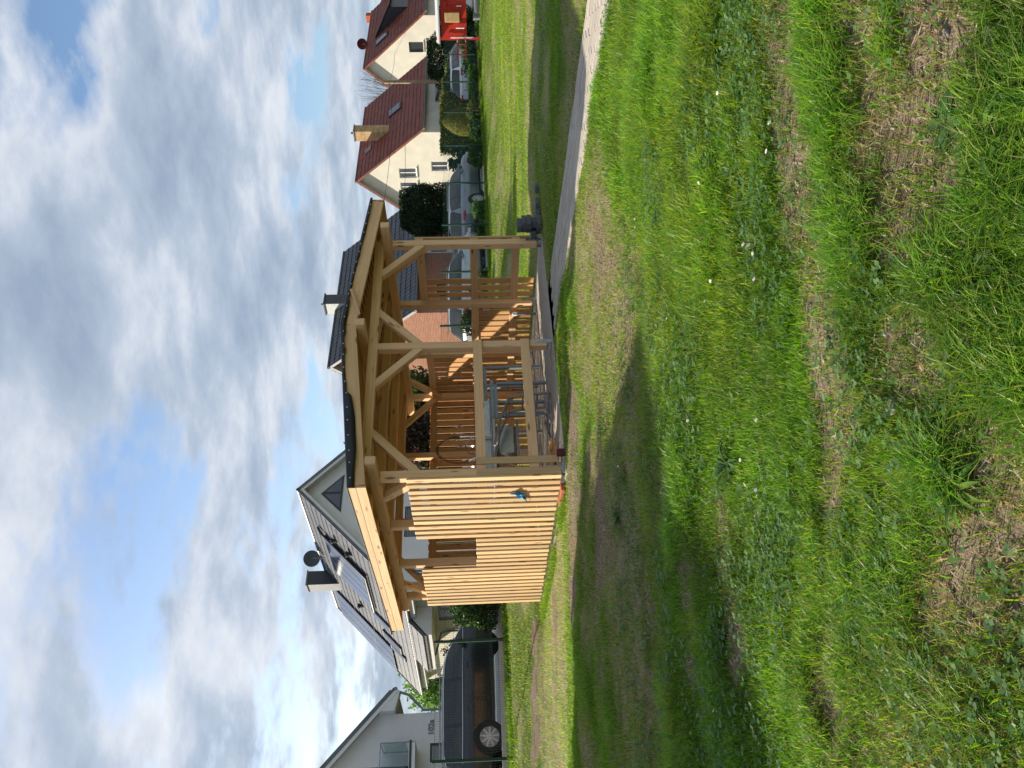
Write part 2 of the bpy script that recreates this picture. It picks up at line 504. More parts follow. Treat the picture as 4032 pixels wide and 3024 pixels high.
def terrain(x, y):
    x = np.asarray(x, float); y = np.asarray(y, float)
    rx, ry = x - ST0.x, y - ST0.y
    t = rx * DS.x + ry * DS.y; b = rx * DN.x + ry * DN.y
    zf = np.where(t < 20, 0.50 - 0.006 * t, 0.38)
    z = zf * sstep(-4.6, -0.2, b)
    zs = np.where(t < 20, 0.66 - 0.0115 * (t + 2.0), 0.407)
    z = z + (zs - 0.02 - zf) * sstep(0.1, 0.9, b)
    px, py = x - PV0.x, y - PV0.y
    s = px * PF.x + py * PF.y; d = px * PD.x + py * PD.y
    near = 1 - sstep(0.2, 0.9, np.maximum(np.maximum(-0.35 - s, s - 4.6), np.maximum(-0.35 - d, d - 4.7)))
    qx, qy = x - PATH_A.x, y - PATH_A.y
    k = qx * PATH_DIR.x + qy * PATH_DIR.y; w = qx * PATH_N.x + qy * PATH_N.y
    nearp = (1 - sstep(0.15, 0.6, np.abs(w - PATH_W / 2) - PATH_W / 2)) * sstep(-3, -2, k)
    flat = np.clip(np.maximum(near, nearp), 0, 1)
    und = (fbm(x, y, 0.45, 3, 3) - 0.5) * 0.16 + (fbm(x, y, 2.3, 8, 3) - 0.5) * 0.05
    far = sstep(16, 26, np.hypot(x, y))
    und = und * (1 - 0.7 * far) * (1 - flat) * (1 - sstep(-1.0, 0.3, b))
    return z * (1 - near) - 0.014 * flat + und
def in_soil(x, y):
    """0..1 how bare the ground is: trodden strips, dug earth along the pavilion, dry patches"""
    x = np.asarray(x, float); y = np.asarray(y, float)
    n = fbm(x, y, 1.1, 21, 4); n2 = fbm(x, y, 3.7, 31, 3)
    def cap(ax, ay, bx, by, r):
        vx, vy = bx - ax, by - ay
        h = np.clip(((x - ax) * vx + (y - ay) * vy) / (vx * vx + vy * vy), 0, 1)
        return 1 - np.hypot(x - ax - vx * h, y - ay - vy * h) / r
    s = np.full(x.shape, -1.0)
    def put(c, g=1.0):
        nonlocal s
        s = np.maximum(s, np.minimum(c, 1) * g)
    put(cap(-2.6, 9.35, -0.3, 9.25, 0.62), 1.6)           # dug earth in front of the slatted wall
    put(cap(-0.3, 9.2, 0.6, 8.9, 0.35), 0.9)
    put(cap(-5.2, 11.9, -3.6, 11.8, 0.5), 0.9)
    put(cap(-6.5, 13.6, -4.6, 14.6, 0.35), 0.8)
    put(cap(-1.9, 6.4, 0.2, 6.2, 0.8), 0.34)
    put(cap(-2.8, 7.6, -0.8, 7.6, 0.55), 0.32)
    put(cap(-2.2, 5.2, -0.6, 5.0, 0.5), 0.3)
    put(cap(0.2, 6.9, 1.2, 7.2, 0.45), 0.3)
    put(cap(-1.1, 2.62, -0.1, 2.5, 0.22), 0.85)
    put(cap(-0.1, 2.5, 1.3, 2.75, 0.22), 0.95)
    put(cap(0.1, 2.05, 0.9, 1.85, 0.2), 0.45)
    put(cap(-0.6, 1.95, -0.2, 1.7, 0.2), 0.45)
    put(cap(-1.2, 3.5, -0.7, 3.7, 0.25), 0.5)
    put(cap(0.7, 2.1, 1.0, 2.2, 0.2), 0.3)
    put(cap(-1.6, 4.3, -1.0, 4.1, 0.3), 0.4)
    v = s + (n - 0.5) * 1.5 + (n2 - 0.5) * 0.9
    return sstep(0.10, 0.55, v - 0.10 * (1 - sstep(3.0, 4.0, y)))
def dry(x, y):
    x = np.asarray(x, float); y = np.asarray(y, float)
    v = fbm(x, y, 0.8, 51, 4) + 0.32 * np.exp(-((x + 0.8) ** 2 / 6 + (y - 6.3) ** 2 / 3.2)) + 0.2 * np.exp(-((x + 4) ** 2 / 6 + (y - 12) ** 2 / 3))
    v = v - 0.25 * np.exp(-((y - 3.4) ** 2 / 0.9)) - 0.1 * sstep(1.0, 2.0, x) * (1 - sstep(6, 9, y))
    return sstep(0.42, 0.72, v)
# ------------------------------------------------------------------ ground
def ground_mat():
    t = NT('ground_earth')
    geo = t.n.new('ShaderNodeNewGeometry').outputs['Position']
    bare = t.attr('bare', 'Fac'); dr = t.attr('dry', 'Fac')
    n1 = t.noise(3.0, 6, 0.6, geo); n2 = t.noise(38, 5, 0.65, geo); n3 = t.noise(170, 3, 0.6, geo)
    soil = t.ramp(n1, [(0.25, (0.15, 0.105, 0.075)), (0.55, (0.235, 0.175, 0.125)), (0.8, (0.31, 0.245, 0.175))])
    soil = t.mix(t.ramp(n2, [(0.35, 0.0), (0.7, 0.55)]), soil, (0.095, 0.068, 0.05))
    peb = t.ramp(t.voro(95, geo), [(0.12, 1.0), (0.25, 0.0)])
    peb = t.math('MULTIPLY', peb, t.ramp(t.noise(12, 2, 0.5, geo), [(0.52, 0.0), (0.62, 1.0)]))
    soil = t.mix(t.math('MULTIPLY', peb, 0.7), soil, (0.40, 0.36, 0.31))
    thatch = t.ramp(n2, [(0.3, (0.16, 0.138, 0.075)), (0.7, (0.36, 0.30, 0.185))])
    green = t.ramp(n2, [(0.3, (0.042, 0.066, 0.010)), (0.7, (0.115, 0.165, 0.022))])
    c = t.mix(dr, green, thatch)
    c = t.mix(bare, c, soil)
    t.bump(t.math('ADD', n2, t.math('MULTIPLY', n3, 0.5)), 0.9, 0.02)
    M['ground_earth'] = t.fin(c, 0.95, 0, 0.15)
ground_mat()
def grow(vals):
    return np.unique(np.round(np.concatenate(vals), 4))
gx = grow([np.arange(-7, 8.01, 0.08), np.arange(-30, 48, 0.8), np.array([-2500, -1200, -500, -200, -90, -50, 70, 110, 200, 500, 1200, 2500.])])
gy = grow([np.arange(0.6, 16.01, 0.08), np.arange(-12, 44, 0.5), np.array([-2500, -1000, -300, -80, -30, 48, 55, 70, 100, 160, 300, 700, 1500, 2500.])])
GX, GY = np.meshgrid(gx, gy)
GZ = terrain(GX, GY)
nx, ny = len(gx), len(gy)
def np_mesh(name, verts, faces, mat, attrs=None, colors=None):
    """faces: (F,3) or (F,4) int array"""
    me = bpy.data.meshes.new(name)
    verts = np.ascontiguousarray(verts, np.float32); faces = np.ascontiguousarray(faces, np.int32)
    k = faces.shape[1]
    me.vertices.add(len(verts)); me.vertices.foreach_set('co', verts.ravel())
    me.loops.add(faces.size); me.loops.foreach_set('vertex_index', faces.ravel())
    me.polygons.add(len(faces))
    me.polygons.foreach_set('loop_start', np.arange(0, faces.size, k, dtype=np.int32))
    me.polygons.foreach_set('loop_total', np.full(len(faces), k, np.int32))
    for a, v in (attrs or {}).items():
        at = me.attributes.new(a, 'FLOAT', 'POINT'); at.data.foreach_set('value', np.ascontiguousarray(v, np.float32).ravel())
    if colors is not None:
        at = me.attributes.new('col', 'FLOAT_COLOR', 'POINT')
        c4 = np.ones((len(verts), 4), np.float32); c4[:, :3] = colors
        at.data.foreach_set('color', c4.ravel())
    me.update(calc_edges=True); me.validate()
    if mat: me.materials.append(mat)
    return me
gi = np.arange(nx * ny).reshape(ny, nx)
quads = np.stack([gi[:-1, :-1], gi[:-1, 1:], gi[1:, 1:], gi[1:, :-1]], -1).reshape(-1, 4)
gme = np_mesh('ground', np.stack([GX, GY, GZ], -1).reshape(-1, 3), quads, M['ground_earth'],
              {'bare': in_soil(GX, GY), 'dry': dry(GX, GY)})
gme.shade_smooth()
tag(obj('ground', gme), kind='structure')

# street behind the fence: paved parking bay, kerb, carriageway
def strip(name, t0, t1, b0, b1, dz0, dz1, mat, step=2.0):
    ts = np.arange(t0, t1 + 0.01, step); mb = MB()
    for i in range(len(ts) - 1):
        a, b = ts[i], ts[i + 1]
        za, zb = street_z(a), street_z(b)
        P = [SP(a, b0, za + dz0), SP(b, b0, zb + dz0), SP(b, b1, zb + dz0), SP(a, b1, za + dz0),
             SP(a, b0, za + dz1), SP(b, b0, zb + dz1), SP(b, b1, zb + dz1), SP(a, b1, za + dz1)]
        mb.add(P, [(3, 2, 1, 0), (4, 5, 6, 7), (0, 1, 5, 4), (2, 3, 7, 6)])
    return tag(obj(name, mb, mat), kind='structure')
strip('road', -40, 100, 1.0, 7.6, -0.1, 0.0, M['street_paving'])
strip('kerb', -40, 100, 0.82, 0.998, -0.15, 0.07, M['kerb'])
strip('pavement', -40, 100, 7.602, 9.4, -0.1, 0.05, M['kerb'])

# ------------------------------------------------------------------ paved floor and path
def paver_mats():
    t = NT('paver')
    rnd = t.rand()
    geo = t.n.new('ShaderNodeNewGeometry').outputs['Position']
    c = t.mix(rnd, (0.34, 0.305, 0.255), (0.44, 0.395, 0.33))
    c = t.mix(t.math('MULTIPLY', t.noise(26, 5, 0.6, geo), 0.45), c, (0.26, 0.225, 0.19))
    t.bump(t.noise(90, 4, 0.6, geo), 0.35, 0.006)
    M['paver'] = t.fin(c, 0.88, 0, 0.25)
paver_mats()
plain('joint_sand', (0.13, 0.105, 0.08), 0.95, var=0.3, scale=30)
fl = obj('paved_floor', MB().box(-0.12, 4.55, -0.17, 4.62, -0.10, -0.012), M['joint_sand'], None, PV0, PV_ROT)
tag(fl, kind='structure')
mb = MB()
pw, pl, gap = 0.1, 0.2, 0.006
row = 0; y = -0.17
while y + pw <= 4.63:
    x = -0.12 - (pl / 2 if row % 2 else 0)
    while x < 4.55:
        x0, x1 = max(x, -0.12), min(x + pl - gap, 4.55)
        if x1 - x0 > 0.04:
            z = random.uniform(-0.0015, 0.0015)
            mb.cbox(x0, x1, y, y + pw - gap, -0.06, z, 0.004)
        x += pl
    y += pw; row += 1
tag(obj('paver', mb, M['paver'], fl), kind='stuff')
pth = obj('path', MB().box(-2.6, 6.6, 0, PATH_W, -0.10, -0.014), M['joint_sand'], None, PATH_A, math.atan2(PATH_DIR.y, PATH_DIR.x))
pth.location = PATH_A + Vector((0, 0, 0.0))
# local y must point to PATH_N
if (Matrix.Rotation(math.atan2(PATH_DIR.y, PATH_DIR.x), 3, 'Z') @ Vector((0, 1, 0))).dot(PATH_N) < 0:
    pth.data.transform(Matrix.Scale(-1, 4, (0, 1, 0))); pth.data.flip_normals()
    PSGN = -1
else:
    PSGN = 1
tag(pth, kind='structure')
PR, PLN = PATH_W / 8, 0.24
pm = MB().cbox(0, PLN - 0.007, 0, PR - 0.007, -0.05, 0, 0.005).mesh('paver', M['paver'])
rest = MB(); cnt = 0
cells = []
for r in range(8):
    k = -2.1 + (0.12 if r % 2 else 0)
    while k < 6.4:
        cells.append((k, r)); k += PLN
cells.sort(key=lambda c: -c[0])
for k, r in cells:
    yy = r * PR if PSGN > 0 else -(r + 1) * PR + 0.007
    wpos = PATH_A + PATH_DIR * k
    lp = wpos - PV0
    if lp.dot(PD) > -0.35 and lp.dot(PF) < 4.6: continue
    if cnt < 296:
        o = bpy.data.objects.new('paver', pm); link(o, pth); o.location = (k, yy, random.uniform(-0.004, 0.003)); o.rotation_euler = (random.uniform(-.008, .008), random.uniform(-.008, .008), 0); cnt += 1
    else:
        rest.cbox(k, k + PLN - 0.007, yy, yy + PR - 0.007, -0.05, 0, 0.005)
if rest.v: tag(obj('paver', rest, M['paver'], pth), kind='stuff')

# ------------------------------------------------------------------ pavilion
pav = thing('timber_pavilion', 'unfinished open timber pavilion with slatted walls, braced posts and black roofing felt', 'pavilion', PV0, PV_ROT)
PT = 2.42           # post tops
SW, SDp = 4.25, 4.36
def post(s, d, top):
    o = timber('post', pav, (s, d, 0.07), (s, d, top), 0.12, 0.12, M['beam'], up=(0, 1, 0), c=0.008)
    b = MB()
    for sg in (-1, 1):
        b.box(-0.025 + (0.025 if sg < 0 else 0), 0.035 + (0.025 if sg < 0 else 0), sg * 0.0605 - 0.0025 + sg * 0.003, sg * 0.0605 + 0.0025 + sg * 0.003, -0.035, 0.25)
    b.box(-0.04, 0.04, -0.0595, 0.0595, 0.052, 0.066)
    b.tube([(0, 0, -0.03), (0, 0, 0.055)], 0.016, 8)
    br = obj('post_anchor', b, M['galvanised'], pav, (s, d, 0))
    for zz in (0.12, 0.18):
        obj('bolt', MB().lathe([(0.011, -0.0), (0.011, 0.008), (0.006, 0.011)], 6, 'y'), M['galvanised'], br, (0.03, -0.0665, zz)).scale = (1, -1, 1)
    return o
posts = [(0, 0), (2.13, 0), (SW, 0), (0, 1.46), (0, 2.9), (0, SDp), (SW, 1.46), (SW, 2.9), (SW, SDp), (1.42, SDp), (2.83, SDp)]
for s, d in posts: post(s, d, 2.545 if s not in (0, SW) else PT)
# wall plates, tie beams, ridge purlin
for s in (0, SW):
    timber('wall_plate', pav, (s, -0.46, PT + 0.07), (s, 4.95, PT + 0.07), 0.12, 0.14, M['beam'], c=0.01)
for d in (0, 1.46, 2.9, SDp):
    timber('tie_beam', pav, (-0.055 if d else 0.062, d, 2.615), (SW + 0.055, d, 2.615), 0.12, 0.14, M['beam'], c=0.008)
timber('ridge_purlin', pav, (2.24, -0.5, 2.75), (2.24, 4.95, 2.75), 0.12, 0.135, M['beam'], c=0.01)
EZ = 2.535; SL = (2.815 - EZ) / 2.59             # rafter underside at the eave, slope
def rz(s): return EZ + SL * (2.59 - abs(s - 2.245))
for i, d in enumerate((-0.40, 0.38, 1.15, 1.92, 2.70, 3.47, 4.25, 5.02)):
    for sg in (-1, 1):
        end = d in (-0.40, 5.02)
        h, w = (0.185, 0.06) if end else (0.14, 0.075)
        a = Vector((2.245 + sg * 0.002, d, rz(2.245) + h / 2)); e = 2.245 + sg * 2.585
        b = Vector((e, d, EZ + h / 2))
        timber('barge_board' if end else 'rafter', pav, a, b, w, h, M['spruce'] if end else M['beam'], c=0.005)
# boarding under the felt
RT = 0.19
for sg in (-1, 1):
    n = 17; wdt = 2.62 / n
    for i in range(n):
        q = 2.245 + sg * (i + 0.5) * wdt
        timber('roof_board', pav, (q, -0.44, rz(q) + RT + 0.011), (q, 5.06, rz(q) + RT + 0.011), wdt - 0.004, 0.02, M['spruce'], up=(-sg * SL, 0, 1), c=0.002)
# eave fascia: two boards on either side
for sg in (-1, 1):
    e = 2.245 + sg * 2.605
    timber('fascia_board', pav, (e, -0.432, EZ + 0.052), (e, 5.055, EZ + 0.052), 0.026, 0.124, M['spruce_slat'], c=0.003)
    timber('fascia_board', pav, (e + sg * 0.003, -0.433, EZ + 0.1585), (e + sg * 0.003, 5.056, EZ + 0.1585), 0.026, 0.088, M['spruce_slat'], c=0.002)
# roofing felt, folded over the front edge
fm = MB(); N = 74; prof = []
def felt_edge(s):
    w = 0.028 + 0.007 * math.sin(s * 3.1 + 1) + 0.003 * math.sin(s * 11.3)
    if s < 1.05: w += 0.075 * (0.5 + 0.5 * math.sin((s + 0.36) / 1.42 * math.pi - 0.4)) + 0.02
    if 1.05 <= s < 1.25: w += 0.012
    if 2.0 < s < 2.7: w += 0.028
    return max(w, 0.012)
ss = np.linspace(-0.385, 4.875, N)
for s in ss:
    zt = rz(s) + RT + 0.026
    fe = felt_edge(s)
    prof.append([(s, 5.085, zt - 0.05), (s, 5.08, zt + 0.004), (s, 2.4, zt + 0.004), (s, -0.445, zt + 0.004), (s, -0.462, zt - 0.008), (s, -0.466 - 0.006 * math.sin(s * 9), zt - 0.012 - fe * 0.5), (s, -0.458 - 0.012 * math.sin(s * 7 + 1), zt - 0.012 - fe)])
vs = [p for c in prof for p in c]; m = len(prof[0])
fs = [(i * m + j, (i + 1) * m + j, (i + 1) * m + j + 1, i * m + j + 1) for i in range(N - 1) for j in range(m - 1)]
fm.add(vs, fs)
fo = obj('roofing_felt', fm, M['membrane'], pav, smooth=50)
sm = fo.modifiers.new('thick', 'SOLIDIFY'); sm.thickness = 0.004; sm.offset = 1
nail = MB().lathe([(0.010, 0), (0.010, 0.003), (0.004, 0.005)], 6, 'y').mesh('nail', M['galvanised'])
for i in range(24):
    s = -0.28 + i * 0.217 + random.uniform(-.03, .03)
    o = bpy.data.objects.new('nail', nail); link(o, fo); o.scale = (1, -1, 1)
    o.location = (s, -0.4745, rz(s) + RT + 0.012 - min(felt_edge(s) * 0.45, 0.03))
timber('batten', pav, (2.36, -0.50, 2.76), (2.86, -0.485, 2.915), 0.04, 0.035, M['spruce'], c=0.003)
# braces
def brace(p, q): timber('brace', pav, p, q, 0.1, 0.11, M['beam'], up=(0, 0, 1), c=0.006)
bz0, bz1 = 1.93, 2.60; bl = 0.66
brace((0.03, 0, bz0), (0.03 + bl, 0, bz1 - 0.02)); brace((2.10, 0, bz0), (2.10 - bl, 0, bz1 - .02)); brace((2.16, 0, bz0), (2.16 + bl, 0, bz1 - .02)); brace((SW - .03, 0, bz0), (SW - .03 - bl, 0, bz1 - .02))
for s in (0, SW):
    brace((s, 0.03, 1.86), (s, 0.03 + 0.56, PT + 0.02)); brace((s, SDp - .03, 1.86), (s, SDp - .03 - 0.56, PT + .02))
brace((SW - .03, SDp, bz0), (SW - .03 - bl, SDp, bz1 - .02)); brace((0.03, SDp, bz0), (0.03 + bl, SDp, bz1 - .02))
# rails and slats
RAIL = (1.985, 1.095, 0.40)
def rail(p, q, mat='spruce'): timber('rail', pav, p, q, 0.034, 0.13, M[mat], c=0.004)
slat_mesh = {}
def slat(x, y, z0, z1, face, mat):
    L = round(z1 - z0, 2)
    key = (L, mat)
    if key not in slat_mesh:
        hw_ = 0.064 if mat == 'larch' else 0.053
        slat_mesh[key] = MB().cbox(0, L, -hw_, hw_, -0.011, 0.011, 0.006).mesh('slat', M[mat])
    o = bpy.data.objects.new('slat', slat_mesh[key]); link(o, pav)
    n = Vector({'l': (-1, 0, 0), 'r': (1, 0, 0), 'f': (0, -1, 0), 'b': (0, 1, 0)}[face])
    xx = Vector((0, 0, 1)); zz = n; yy = zz.cross(xx)
    o.matrix_local = Matrix.Translation((x, y, z0)) @ Matrix((xx, yy, zz)).transposed().to_4x4() @ Matrix.Rotation(random.uniform(-.004, .004), 4, 'Z') @ Matrix.Diagonal((1, random.uniform(.92, 1.06), 1, 1))
    return o
OFF = 0.06 + 0.034; SO = OFF + 0.0125
# left wall
for a, b, zs in ((-0.09, 1.60, RAIL), (1.60, 2.94, RAIL[1:]), (2.94, 4.56, RAIL)):
    for z in zs: rail((-0.077, a, z), (-0.077, b - 0.004, z))
d = -0.075; i = 0
while d < 4.62:
    op = 1.68 < d < 2.90
    zt = 1.185 if op else 2.065
    slat(-SO, d, 0.055 + random.uniform(-.012, .012), zt + random.uniform(-.007, .007), 'l', 'spruce_slat')
    d += 0.158 + random.uniform(-.006, .006); i += 1
# front: rails to the middle post, two boards already fixed
for z in RAIL[1:]: rail((-0.055, -0.0785, z), (2.185, -0.0785, z))
slat(0.135, -SO - .001, 0.07, 1.165, 'f', 'spruce_slat'); slat(-0.035, -SO - .001, 0.06, 1.165, 'f', 'spruce_slat')
# back wall
for z in RAIL: rail((-0.09, SDp + 0.077, z), (SW + 0.09, SDp + 0.077, z), 'larch')
x = 0.0
while x < SW + .05:
    slat(x, SDp + SO, 0.06 + random.uniform(-.01, .01), 2.065 + random.uniform(-.008, .008), 'b', 'larch')
    x += 0.160 + random.uniform(-.005, .005)
# right wall
for a, b, zs in ((-0.06, 1.52, RAIL), (1.524, 2.92, RAIL[1:]), (2.924, 4.55, RAIL)):
    for z in zs: rail((SW + 0.077, a, z), (SW + 0.077, b, z), 'spruce')
slat(SW + SO, -0.02, 0.06, 2.065, 'r', 'spruce_slat')
for d in (0.98, 1.155, 1.33): slat(SW + SO, d, 0.06, 2.065, 'r', 'larch')
d = 1.50
while d < 4.5:
    slat(SW + SO, d, 0.06 + random.uniform(-.01, .01), (1.165 if d < 2.86 else 2.065) + random.uniform(-.008, .008), 'r', 'larch')
    d += 0.158 + random.uniform(-.006, .006)

def pvp(s, d, z=0.0):
    return PV0 + PF * s + PD * d + Vector((0, 0, z))
# ------------------------------------------------------------------ things in the pavilion
def frame_legs(par, x0, x1, y0, y1, h, mat, w=0.04, low=None):
    for x in (x0, x1):
        for y in (y0, y1):
            obj('leg', MB().box(-w / 2, w / 2, -w / 2, w / 2, 0.0, h), mat, par, (x, y, 0))
    if low:
        for y in (y0, y1): obj('stretcher', MB().box(x0 + w / 2, x1 - w / 2, -0.015, 0.015, low, low + 0.03), mat, par, (0, y, 0))
        for x in (x0, x1): obj('stretcher', MB().box(-0.015, 0.015, y0 + w / 2, y1 - w / 2, low, low + 0.03), mat, par, (x, 0, 0))
sk = thing('steel_sink_table', 'stainless steel sink table with deep basin and splashback inside the pavilion', 'sink', pvp(0.42, 1.05, 0.002), PV_ROT)
frame_legs(sk, 0.05, 1.80, 0.04, 0.58, 0.80, M['steel_grey'], 0.045, 0.2)
obj('leg', MB().box(-0.02, 0.02, -0.02, 0.02, 0, 0.8), M['steel_grey'], sk, (1.19, 0.04, 0))
t = MB(); t.cbox(0, 1.13, 0, 0.62, 0.84, 0.90, 0.01)
obj('worktop', t, M['steel'], sk)
obj('worktop', MB().cbox(1.132, 1.86, 0, 0.62, 0.845, 0.90, 0.006), M['steel_blue'], sk)
obj('top_rail', MB().box(1.14, 1.78, 0.02, 0.05, 0.79, 0.838), M['steel_blue'], sk)
obj('splashback', MB().cbox(0, 1.86, 0.60, 0.622, 0.902, 1.06, 0.004), M['steel'], sk)
bs = MB().cbox(0.50, 1.06, 0.07, 0.55, 0.53, 0.838, 0.045)
obj('basin', bs, M['steel'], sk, smooth=40)
obj('basin_rail', MB().box(0.42, 1.12, 0.03, 0.05, 0.49, 0.525), M['steel_grey'], sk)
tap = thing('rinse_tap', 'chrome kitchen tap with tall coiled spray hose above the sink basin', 'tap', pvp(1.56, 1.60, 0.902), PV_ROT)
obj('riser', MB().tube([(0, 0, 0), (0, 0, 0.5)], 0.015, 10), M['chrome'], tap)
obj('cross_bar', MB().tube([(-0.02, 0, 0.22), (-0.02, -0.09, 0.22)], 0.014, 8).tube([(-0.12, -0.02, 0.17), (0.1, -0.02, 0.17)], 0.016, 8), M['chrome'], tap)
for q in (-0.12, -0.03):
    hh = obj('tap_handle', MB().lathe([(0.012, 0), (0.02, 0.02), (0.022, 0.04), (0.012, 0.06)], 10, 'y'), M['chrome'], tap, (q, -0.02, 0.17 if q < -.1 else 0.22)); hh.scale = (1, -1, 1)
cp = []
for i in range(15 * 22):
    a = i / (15 * 22 - 1)
    th = a * math.pi * 1.12
    cx, cz = -0.235 + 0.235 * math.cos(th) , 0.50 + 0.36 * math.sin(th)
    w = a * 2 * math.pi * 34
    nrm = Vector((math.cos(th), 0, math.sin(th)))
    p = Vector((cx, 0, cz)) + nrm * 0.017 * math.cos(w) + Vector((0, 0.017, 0)) * math.sin(w)
    cp.append(p)
obj('spring_hose', MB().tube(cp, 0.0055, 5), M['dark_plastic'], tap)
obj('spray_head', MB().tube([(-0.455, 0, 0.37), (-0.40, 0, 0.27), (-0.33, 0, 0.16), (-0.28, 0, 0.12)], [0.012, 0.014, 0.02, 0.028], 10), M['chrome'], tap)
obj('hose_bracket', MB().tube([(0, 0, 0.3), (-0.15, 0, 0.42), (-0.29, 0, 0.36), (-0.37, 0, 0.22)], 0.010, 8), M['chrome'], tap)
fr = thing('steel_table_frame', 'empty grey square-tube table frame without a top beside the sink table', 'table frame', pvp(2.05, 1.75, 0.002), PV_ROT)
frame_legs(fr, 0.03, 1.0, 0.03, 0.6, 0.98, M['steel_grey'], 0.05)
for (a, b) in (((0.055, 0.03), (0.975, 0.03)), ((0.055, 0.6), (0.975, 0.6))):
    obj('top_rail', MB().box(a[0], b[0], a[1] - 0.025, a[1] + 0.025, 0.93, 0.98), M['steel_grey'], fr)
for xx in (0.03, 1.0): obj('side_rail', MB().box(xx - 0.025, xx + 0.025, 0.055, 0.575, 0.93, 0.98), M['steel_grey'], fr)
# aluminium ladder folded on the floor
lad = thing('folding_ladder', 'aluminium multi-joint ladder folded up and leaning below the sink', 'ladder', pvp(1.08, 0.55, 0.006), PV_ROT + 0.12)
for yy in (0.0, 0.33):
    obj('stile', MB().tube([(0.62, yy, 0.02), (0.28, yy, 0.08), (0.03, yy, 0.03)], 0.022, 6), M['aluminium'], lad)
    obj('stile', MB().tube([(0.55, yy, 0.62), (0.15, yy, 0.78), (-0.35, yy, 0.88)], 0.022, 6), M['aluminium'], lad)
    obj('stile', MB().tube([(0.62, yy, 0.02), (0.6, yy, 0.3), (0.55, yy, 0.62)], 0.022, 6), M['aluminium'], lad)
for p in ((0.5, 0.045), (0.28, 0.08), (0.1, 0.05), (0.4, 0.68), (0.15, 0.78), (-0.1, 0.83), (0.61, 0.2), (0.59, 0.42)):
    obj('rung', MB().tube([(p[0], 0.0, p[1]), (p[0], 0.33, p[1])], 0.014, 6), M['aluminium'], lad)
# pile of wood offcuts
for i in range(16):
    L = random.uniform(0.25, 0.6)
    o = obj('wood_offcut', MB().cbox(-L / 2, L / 2, -0.045, 0.045, -0.012, 0.012, 0.003), M['larch'])
    lay = i // 4
    o.location = pvp(0.55 + random.uniform(-.16, .2), 0.62 + (i % 4) * 0.095, 0.014 + lay * 0.026)
    o.rotation_euler = (0, 0, PV_ROT + random.uniform(-.12, .12))
    tag(o, 'brown timber offcut in the heap behind the two front boards', 'offcut', 'offcuts heaped on the pavilion floor')
for i in range(6):
    o = obj('wood_offcut', MB().cbox(-0.34, 0.34, -0.045, 0.045, -0.012, 0.012, 0.003), M['larch'])
    o.location = pvp(0.30 + i * 0.04, 0.92, 0.35); o.rotation_euler = (0, -1.35 + 0.03 * i, PV_ROT)
    tag(o, 'brown timber offcut stood on end in the corner behind the front boards', 'offcut', 'offcuts stood on end')
# bricks and a red pipe end under the corner
for i, (s, d, rz_) in enumerate(((-0.03, -0.02 + .26, 0.1), (-0.05, 0.50, -0.15))):
    tag(obj('clay_brick', MB().cbox(-0.12, 0.12, -0.055, 0.055, 0, 0.05, 0.004), M['red_clay'], None, pvp(-0.17, d, 0.0), PV_ROT + R(90) + rz_), ('red clay brick lying under the slats next to the corner post', 'red clay brick lying under the slats, second from the corner post')[i], 'brick')
tag(obj('pipe_cap', MB().lathe([(0.001, 0.0), (0.055, 0.0), (0.055, 0.09), (0.045, 0.10), (0.001, 0.10)], 16), M['maroon'], None, pvp(0.19, -0.17, 0.0)), 'dark red round pipe cap on the paving below the front boards', 'pipe cap')
# blue film caught in the slats
bf = MB(); n = 9
vs, fs = [], []
for i in range(n):
    for j in range(5):
        u, v = i / (n - 1), j / 4
        vs.append((-0.137 - 0.035 * math.sin(u * 7 + v * 5) * math.sin(v * 3.1) - 0.01 * random.random(), 0.30 + 0.30 * u * (0.35 + 0.65 * (1 - v)) + 0.04 * math.sin(v * 9 + u), 0.62 - 0.13 * u + (v - 0.5) * 0.2 * (1 - 0.7 * u) + 0.02 * random.random()))
for i in range(n - 1):
    for j in range(4): fs.append((i * 5 + j, (i + 1) * 5 + j, (i + 1) * 5 + j + 1, i * 5 + j + 1))
bf.add(vs, fs)
bfo = obj('plastic_film', bf, M['blue_film'], None, PV0, PV_ROT, smooth=60)
bfo.modifiers.new('thick', 'SOLIDIFY').thickness = 0.002
tag(bfo, 'torn scrap of bright blue plastic film caught between wall slats', 'plastic film')
# water pipe stub at the right wall
wp = thing('stand_pipe', 'short grey water pipe with white cap in front of the slatted side wall', 'pipe', pvp(SW - 0.12, 1.62, 0.0), PV_ROT)
obj('pipe', MB().tube([(0, 0, 0), (0, 0, 0.34)], 0.022, 10), M['zinc'], wp)
obj('cap', MB().lathe([(0.03, 0.34), (0.035, 0.36), (0.035, 0.42), (0.01, 0.435)], 10), M['white_paint'], wp)
# bent tube handle showing above the left wall
hb = thing('bent_tube_handle', 'bent dark steel tube frame showing above the slatted wall near its far end', 'tube frame', pvp(0.16, 3.60, 0.002), PV_ROT)
obj('tube', MB().tube([(0, 0, 0), (0, 0, 1.9), (0.0, 0.02, 2.2), (0.03, 0.08, 2.27), (0.05, 0.2, 2.27), (0.05, 0.28, 2.2), (0.05, 0.3, 1.9), (0.05, 0.3, 0)], 0.02, 8), M['steel_grey'], hb)
